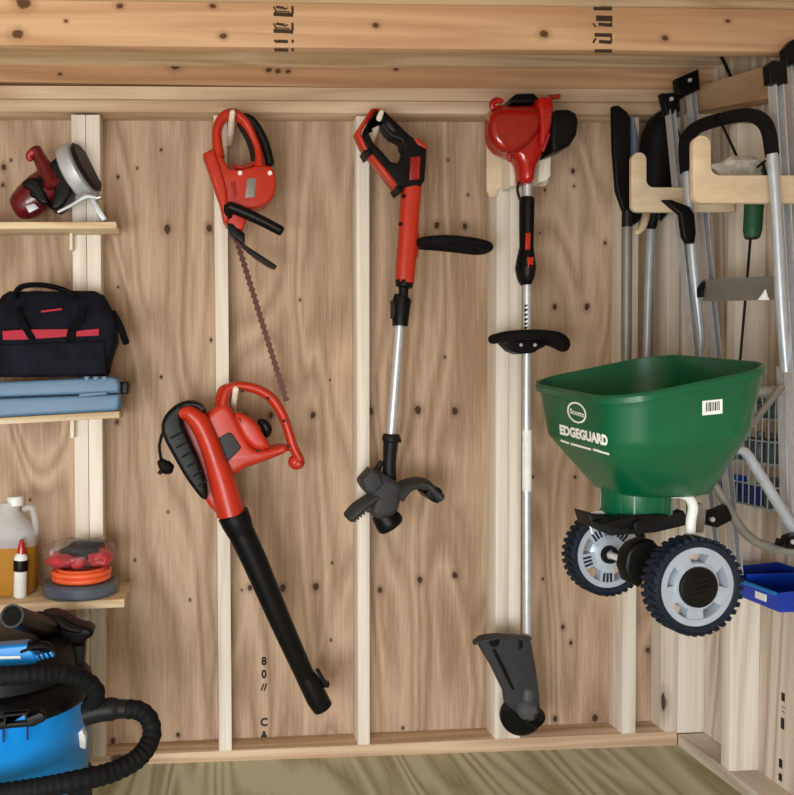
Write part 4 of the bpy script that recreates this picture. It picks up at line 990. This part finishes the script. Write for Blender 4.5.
# ================================================================== wire rack with small bottles on the right wall
X0, X1 = 1.40, XR - 0.003; yn, yf = 1.985, 2.42
zt_, zb_ = CZ - 0.055, CZ - 0.335
t = T('wire_rack', 'grey wire rack of small bottles on the right wall behind the spreader', 'wire rack', (X1, 2.08, zb_))
levels = [zb_ + (zt_ - zb_) * k / 5 for k in range(6)]
q = MB()
for z in levels:
    q.tube([(X0, yn, z), (X0, yf, z)], 0.0022, n=6, ref=(0, 0, 1))
    for y in (yn, yf): q.tube([(X0, y, z), (X1, y, z)], 0.0022, n=6)
nV = 19
for k in range(nV):
    y = yn + (yf - yn) * k / (nV - 1)
    q.tube([(X0, y, zb_), (X0, y, zt_)], 0.0016, n=6, ref=(0, 1, 0))
q.build('front_grid', M['wire'], t)
shelves_z = (levels[0], levels[2], levels[4])
for z in shelves_z:
    q = MB()
    for k in range(25):
        y = yn + (yf - yn) * k / 24
        q.tube([(X0, y, z), (X1, y, z)], 0.0014, n=6, ref=(0, 1, 0))
    q.build('wire_shelf', M['wire'], t)
nm = {0: 'bottom', 1: 'middle', 2: 'top'}
for si, z in enumerate(shelves_z):
    hgt = 0.075 if si < 2 else 0.05
    for k in range(7):
        y = yn + 0.04 + k * 0.058
        px = 200 + 1.38 * 850 / y
        if si == 0 and k > 0: continue
        q = MB().lathe([(0, 0), (0.020, 0), (0.023, 0.004), (0.023, hgt * 0.62), (0.018, hgt * 0.76), (0.011, hgt * 0.82), (0.011, hgt), (0, hgt)], (X0 + 0.028, y, z + 0.0016), (0, 0, 1), 18)
        pale = (si == 1 and k == 3)
        o = q.build('small_bottle', M['bottle'] if pale else M['bottled'])
        if pale: tag(o, 'pale grey small bottle in the middle row of the wire rack', 'bottle', 'pale bottle in the wire rack')
        else: tag(o, 'dark small bottle in the %s row of the wire rack' % nm[si], 'bottle', 'dark bottles in the %s row of the rack' % nm[si])
yb1 = 2.03
q = MB().box((X0 + 0.03, yb1 + 0.07, levels[0] + 0.026), (0.05, 0.10, 0.048), None, 0.004); o = q.build('blue_box', M['navy']); tag(o, 'navy blue box at the bottom of the wire rack', 'box')
q = MB().box((X0 + 0.03, yb1 + 0.165, levels[0] + 0.034), (0.045, 0.06, 0.064), None, 0.006); o = q.build('blue_carton', M['bin']); tag(o, 'upright blue carton beside the navy box in the wire rack', 'carton')

# ================================================================== blue storage bin on the right wall
def binbox(yn, yf, x0, x1, zf, zr, zb):
    """open bin: front (at x0) lower than the back (at x1)"""
    w_ = 0.004
    o = [(x0, yn), (x1, yn), (x1, yf), (x0, yf)]; i = [(x0 + w_, yn + w_), (x1 - w_, yn + w_), (x1 - w_, yf - w_), (x0 + w_, yf - w_)]
    sx = 0.02; b = [(x0 + sx, yn + 0.01), (x1, yn + 0.01), (x1, yf - 0.01), (x0 + sx, yf - 0.01)]; bi = [(a_[0] + (w_ if k in (0, 3) else -w_), a_[1] + (w_ if k in (0, 1) else -w_)) for k, a_ in enumerate(b)]
    zt4 = [zf, zr, zr, zf]
    v = [(x, y, zb) for x, y in b] + [(x, y, z) for (x, y), z in zip(o, zt4)] + [(x, y, z) for (x, y), z in zip(i, zt4)] + [(x, y, zb + w_) for x, y in bi]
    f = [(0, 1, 2, 3)] + [(k, (k + 1) % 4, 4 + (k + 1) % 4, 4 + k) for k in range(4)] + [(4 + k, 4 + (k + 1) % 4, 8 + (k + 1) % 4, 8 + k) for k in range(4)] + [(8 + k, 8 + (k + 1) % 4, 12 + (k + 1) % 4, 12 + k) for k in range(4)] + [(12, 13, 14, 15)]
    return MB().add(v, f)


xb = 1.405
zA = PXW(760, 588, xb).z; zC = PXW(760, 556, XP).z
t = T('storage_bin', 'royal blue open plastic bin on the right wall below the wire rack', 'bin', (XP, 2.12, zA - 0.05))
binbox(1.985, 2.262, xb, XP - 0.003, zA, zC + 0.0, zA - 0.05).build('bin_body', M['bin'], t, smooth=0)
q = MB(); q.tube([(xb, 1.984, zA), (xb, 2.263, zA)], 0.005, n=10, ref=(0, 0, 1)); q.build('front_rim', M['blue'], t)
q = MB().bb((xb + 0.02, 2.12, zA - 0.035), (XP - 0.006, 2.124, zA + 0.015)); q.build('divider', M['bin'], t)
q = MB().bb((xb + 0.005, 2.256, zA - 0.005), (xb + 0.03, 2.27, zA + 0.05), 0.003); q.build('end_tab', M['bin'], t)
q = MB().bb((xb + 0.001, 2.02, zA - 0.03), (xb + 0.004, 2.06, zA - 0.012)); q.build('paper_label', M['label'], t)

# ================================================================== broadcast spreader
NL, NR, FL = P(619, 396, 1.55), P(763, 366, 1.55), P(539, 380.5, 1.92)
c0 = (NR + FL) / 2
t = T('broadcast_spreader', 'green broadcast spreader with two wheels hanging in front of the right wall', 'spreader', (c0.x, 1.77, P(692, 634, 1.62).z))
U = (NR - NL).normalized(); V = FL - NL; V = (V - U * V.dot(U)).normalized()


def rr_(c, a, b, r, u=U, v=V, k=7):
    out = []
    for sx, sy, a0 in ((1, 1, 0), (-1, 1, 90), (-1, -1, 180), (1, -1, 270)):
        for j in range(k + 1):
            g = math.radians(a0 + 90 * j / k)
            out.append(Vector(c) + u * (sx * (a - r) + r * math.cos(g)) + v * (sy * (b - r) + r * math.sin(g)))
    return out


U2 = Vector((1, 0, 0.08)).normalized(); V2 = Vector((0, 1, 0.02)).normalized(); U3 = Vector((1, 0, 0)); V3 = Vector((0, 1, 0))
dn = U.cross(V).normalized() * -1
mL, mR = P(549, 436, 1.91), P(752, 426, 1.56); cm = (mL + mR) / 2; am = (mR.x - mL.x) / 2 + 0.026; cl = P(650, 489, 1.735); cb = P(636, 492, 1.735)
A_, B_ = (NR - NL).length / 2 + 0.021, (FL - NL).length / 2 + 0.022
rings = [rr_(cl + Vector((0, 0, 0.006)), 0.092, 0.092, 0.05, U3, V3), rr_(cm + Vector((0, 0, 0.004)), am - 0.004, 0.190, 0.08, U2, V2), rr_(c0 + dn * 0.02, A_ - 0.006, B_ - 0.006, 0.083), rr_(c0, A_ - 0.002, B_ - 0.002, 0.086),
         rr_(c0 + dn * -0.001, A_ + 0.003, B_ + 0.003, 0.09), rr_(c0 + dn * 0.004, A_ + 0.008, B_ + 0.008, 0.094), rr_(c0 + dn * 0.015, A_ + 0.008, B_ + 0.008, 0.094), rr_(c0 + dn * 0.017, A_ + 0.001, B_ + 0.001, 0.087),
         rr_(c0 + dn * 0.03, A_ - 0.001, B_ - 0.001, 0.087), rr_(cm + Vector((0, 0, 0.006)), am, 0.195, 0.085, U2, V2), rr_(cm - Vector((0, 0, 0.006)), am - 0.003, 0.192, 0.085, U2, V2), rr_(cl, 0.097, 0.097, 0.055, U3, V3), rr_(cl - Vector((0, 0, 0.006)), 0.08, 0.085, 0.055, U3, V3)]
hop = MB().loft(rings)
hop.f = [t_ for f_ in hop.f for t_ in ([(f_[0], f_[1], f_[2]), (f_[0], f_[2], f_[3])] if len(f_) == 4 else [f_])]
hob = hop.build('hopper', M['green'], t, smooth=30)
bv = BVHTree.FromPolygons([tuple(v) for v in hop.v], hop.f)
q = MB().lathe([(0, -0.046), (0.066, -0.046), (0.068, -0.042), (0.0705, 0.012), (0.066, 0.014), (0, 0.014)], cb, (0, 0, 1), 44)
for k in range(18):
    g = 2 * PI * k / 18; q.box(cb + Vector((0.0695 * math.cos(g), 0.0695 * math.sin(g), -0.017)), (0.003, 0.003, 0.05), Matrix.Rotation(g, 3, 'Z').to_4x4())
q.build('hopper_neck', M['green'], t)


def decal(faces_px, off=0.0026):
    """flat marks laid on the hopper where the photo shows them"""
    mb = MB()
    for vs, fs in faces_px:
        ok = []; bad = set()
        for i, (x, y) in enumerate(vs):
            h = bv.ray_cast(CAM, ray(x, y).normalized(), 6)
            if h[0] is None: bad.add(i); ok.append(Vector())
            else: ok.append(h[0] + (CAM - h[0]).normalized() * off)
        mb.add(ok, [f for f in fs if not bad & set(f)])
    return mb


def quadmap(txt, TL, TR, BR, BL, bold=0.01):
    vs, fs = text_mesh(txt, 1.0, bold)
    x0, x1 = min(v.x for v in vs), max(v.x for v in vs); y0, y1 = min(v.y for v in vs), max(v.y for v in vs)
    out = []
    for v in vs:
        a = (v.x - x0) / (x1 - x0); b = (y1 - v.y) / (y1 - y0)
        top = (TL[0] + (TR[0] - TL[0]) * a, TL[1] + (TR[1] - TL[1]) * a); bot = (BL[0] + (BR[0] - BL[0]) * a, BL[1] + (BR[1] - BL[1]) * a)
        out.append((top[0] + (bot[0] - top[0]) * b, top[1] + (bot[1] - top[1]) * b))
    return out, fs


fc = [quadmap('EDGEGUARD', (559.3, 424.2), (607.4, 435.2), (607.9, 446.4), (560.0, 434.4), 0.055)]
for (xa, ya, xb_, yb_2) in ((560.5, 439.3, 569, 442.2), (570.5, 442.6, 591, 448.4), (593, 448.3, 609.3, 453.2)):
    n = 6
    vs = [(xa + (xb_ - xa) * k / n, ya + (yb_2 - ya) * k / n) for k in range(n + 1)]; vs += [(x, y + 2.2) for x, y in reversed(vs)]
    fc.append((vs, [tuple(range(len(vs)))]))
n = 36; ov = []
for s_ in (1.0, 0.84):
    for k in range(n):
        g = 2 * PI * k / n; x, y = 9.6 * s_ * math.cos(g), 10.4 * s_ * math.sin(g)
        ov.append((576.7 + x, 412.6 + y + x * 0.28))
fc.append((ov, [(k, (k + 1) % n, n + (k + 1) % n, n + k) for k in range(n)]))
fc.append(quadmap('Scotts', (569.8, 408.2), (583.8, 412.2), (583.8, 417.6), (569.8, 413.2), 0.02))
decal(fc).build('lettering', M['label'], hob, smooth=0)
st = decal([([(702.3 + 20.2 * i / 6, 401 - 2 * i / 6 + 14.5 * j / 4) for j in range(5) for i in range(7)], [(j * 7 + i, j * 7 + i + 1, j * 7 + i + 8, j * 7 + i + 7) for j in range(4) for i in range(6)])], 0.0009).build('barcode_label', M['label'], hob, smooth=0)
bars = []
x = 706.0
for wd in (1.1, 0.6, 1.5, 0.7, 0.7, 1.4, 0.6, 1.0):
    yy = 402.6 - (x - 706) * 0.1
    bars.append(([(x, yy), (x + wd, yy - 0.1), (x + wd, yy + 9), (x, yy + 9.1)], [(0, 1, 2, 3)])); x += wd + 0.85
decal(bars, 0.0022).build('barcode_bars', M['stampd'], st, smooth=0)

# chassis
WF, WR = P(692, 585, 1.625), P(605, 553, 1.935); zW = WF.z
q = MB().slab([(588, 513), (600, 516), (612, 519), (662, 514), (684, 511), (690, 520), (689, 525), (655, 533), (612, 536), (592, 527)], 1.70, 0.07, 2, seg=3); q.build('spinner_guard', M['black2'], t)
q = MB().slab([(600, 524), (630, 516), (660, 514), (672, 517), (652, 524), (620, 530)], 1.66, 0.04, 1.5); q.slab([(634, 524), (640, 519), (645, 525), (641, 532), (635, 531)], 1.65, 0.03, 1.5); q.build('spinner', M['black'], t)
q = MB(); stube(q, [(588, 515, 1.74), (590, 525, 1.74), (592.5, 534, 1.74)], None, 1.0, n=8); stube(q, [(588, 515, 1.74), (596, 512.5, 1.74), (608, 512.5, 1.74)], None, [1.4, 1.8, 1.8], n=10); q.build('white_strut', M['white'], t)
q = MB(); stube(q, [(672, 495, 1.66), (682, 494.5, 1.66), (690, 499, 1.66), (693, 508, 1.66), (691, 520, 1.66), (690.5, 534, 1.66)], None, [3.6, 4.6, 5, 5, 5, 5], n=16); q.build('frame_leg', M['white'], t)
q = MB().slab([(655, 509), (672, 507), (682, 513), (684, 521), (678, 514), (660, 514)], 1.72, 0.03, 1.5); q.build('frame_bracket', M['white'], t)
q = MB().slab([(696, 505), (702, 503), (707, 510), (706, 522), (704, 533), (696, 533)], 1.74, 0.04, 2); q.build('motor_plate', M['greytube2'], t)
q = MB().slab([(628, 553), (634, 545), (646, 540), (655, 541), (661, 548), (660, 560), (650, 575), (640, 588), (630, 583), (625, 568)], 1.72, 0.045, 4, seg=4); q.build('gear_box', M['black'], t)
q = MB().tube([WF + (WR - WF) * -0.05, WF + (WR - WF) * 1.05], 0.008, n=16, ref=(0, 0, 1)); q.build('axle', M['white'], t)


def wheel(c, ax, inner):
    """treaded tyre, silver rim with five spokes, hub"""
    ax = Vector(ax).normalized(); rot = Vector((0, 0, 1)).rotation_difference(ax).to_matrix()
    RO = 0.0955; q = MB()
    q.lathe([(0.078, -0.016), (0.082, -0.021), (RO - 0.006, -0.022), (RO - 0.001, -0.016), (RO - 0.001, 0.016), (RO - 0.006, 0.022), (0.082, 0.021), (0.078, 0.016)], c, ax, 56, True)
    for k in range(36):
        for s_ in (-1, 1):
            g = 2 * PI * (k + 0.5 * (s_ > 0)) / 36; p = rot @ Vector((RO * math.cos(g), RO * math.sin(g), s_ * 0.0115)) + c
            q.box(p, (0.006, 0.0095, 0.021), (rot @ Matrix.Rotation(g, 3, 'Z') @ Matrix.Rotation(0.25 * s_, 3, 'X')).to_4x4(), 0.001)
    ty = q.build('tyre', M['navyrub'], t)
    q = MB().lathe([(0.066, -0.017), (0.079, -0.017), (0.079, 0.017), (0.066, 0.017), (0.063, 0.0), ], c, ax, 56, True)
    for k in range(5):
        g = 2 * PI * k / 5 + 0.45; d1 = Vector((math.cos(g), math.sin(g), 0)); d2 = Vector((-math.sin(g), math.cos(g), 0))
        ring = []
        for rr2, w2, z2 in ((0.024, 0.014, -0.014), (0.068, 0.019, -0.015)):
            ring.append([rot @ (d1 * rr2 + d2 * (sx * w2) + Vector((0, 0, z))) + c for sx, z in ((-1, z2), (1, z2), (1, 0.010), (-1, 0.010))])
        q.loft(ring)
    if not inner: q.lathe([(0.03, -0.0175), (0.047, -0.0165), (0.050, -0.012), (0.050, 0.010), (0.03, 0.010)], c, ax, 48, True)
    q.build('rim', M['rimsilver'], t)
    if inner:
        q = MB().lathe([(0, -0.017), (0.028, -0.017), (0.043, -0.008), (0.045, 0.012), (0, 0.012)], c, ax, 40); q.build('hub', M['rimsilver'], t)
        q = MB().lathe([(0.012, -0.026), (0.02, -0.026), (0.022, -0.016), (0.012, -0.016)], c, ax, 28, True); q.build('bushing', M['black'], t)
        q = MB()
        for k in range(5):
            g = 2 * PI * k / 5 + 0.45
            for dd in (-0.16, 0, 0.16):
                p = rot @ Vector((0.055 * math.cos(g + dd), 0.055 * math.sin(g + dd), -0.0155)) + c
                q.box(p, (0.02, 0.004, 0.004), (rot @ Matrix.Rotation(g + dd * 0.4, 3, 'Z')).to_4x4())
        q.build('rib_shade', M['navyrub'], t)  # dark bars painted as the shading of ribs on the silver spokes
    else:
        q = MB().lathe([(0, -0.026), (0.034, -0.026), (0.040, -0.023), (0.041, -0.017), (0.041, 0.010), (0, 0.012)], c, ax, 48); hc = q.build('hub_cap', M['black'], t)
        q = MB()
        for k, (a_, b_, dz) in enumerate(((-0.018, 0.014, 0.006), (-0.012, 0.02, -0.004), (-0.02, 0.006, -0.014), (-0.016, 0.018, 0.016))):
            q.tube([c + Vector((a_, -0.0265, dz - 0.003)), c + Vector((0, -0.0272, dz + 0.001)), c + Vector((b_, -0.0265, dz + 0.005))], 0.0016, n=6)
        q.build('hub_ridge', M['black2'], hc)


wheel(WF, WR - WF, False)
wheel(WR, WR - WF, True)
# tube frame and folded handle
q = MB(); stube(q, [(692, 497, 1.79), (710, 483, 1.80), (742, 438, 1.84), (781, 387, 1.86)], None, [2.0, 2.2, 2.4, 4.2], n=12); q.build('control_rod', M['greytube2'], t)
q = MB(); stube(q, [(728, 453, 1.80), (736, 449.5, 1.80), (746, 453, 1.80), (756, 468, 1.80), (777, 502, 1.80), (806, 548, 1.80)], None, [4.2, 4.6, 5, 5.2, 5.4, 5.6], n=18); q.build('handle_tube', M['greytube'], t)
q = MB(); stube(q, [(713, 482, 1.80), (724, 500, 1.80), (738, 524, 1.80), (752, 539, 1.80), (770, 547, 1.80), (806, 553, 1.80)], None, [3.8, 4.4, 4.6, 4.8, 5, 5.4], n=18); q.build('handle_tube', M['greytube2'], t)
q = MB().slab([(707, 518), (712, 512), (720, 510), (728, 506), (733, 517), (732, 521), (718, 528), (710, 526)], 1.76, 0.03, 2); q.build('pivot_clamp', M['black'], t)
q = MB().slab([(783, 547), (785, 540), (787, 545), (791, 537), (797, 535), (806, 536), (806, 550), (788, 549)], 1.765, 0.03, 1.5); q.build('pivot_clamp', M['black'], t)
for x, y in ((712.5, 519.5), (793.5, 542)): MB().lathe([(0, -0.002), (0.005, -0.002), (0.0055, 0.002), (0, 0.002)], P(x, y, 1.758), (0, 1, 0), 14).build('pivot_bolt', M['alu'], t)
# the spreader's long handle hangs from a cleat on the near part of the right wall, past the frame
a, b = P(806, 550, 1.80), Vector((XR - 0.01, 1.62, CZ - 0.25))
q = MB(); q.tube([a, a + (b - a) * 0.6, b], m_(5.4, 1.8), n=16, round_caps=True); q.build('handle_tube', M['greytube'], t)
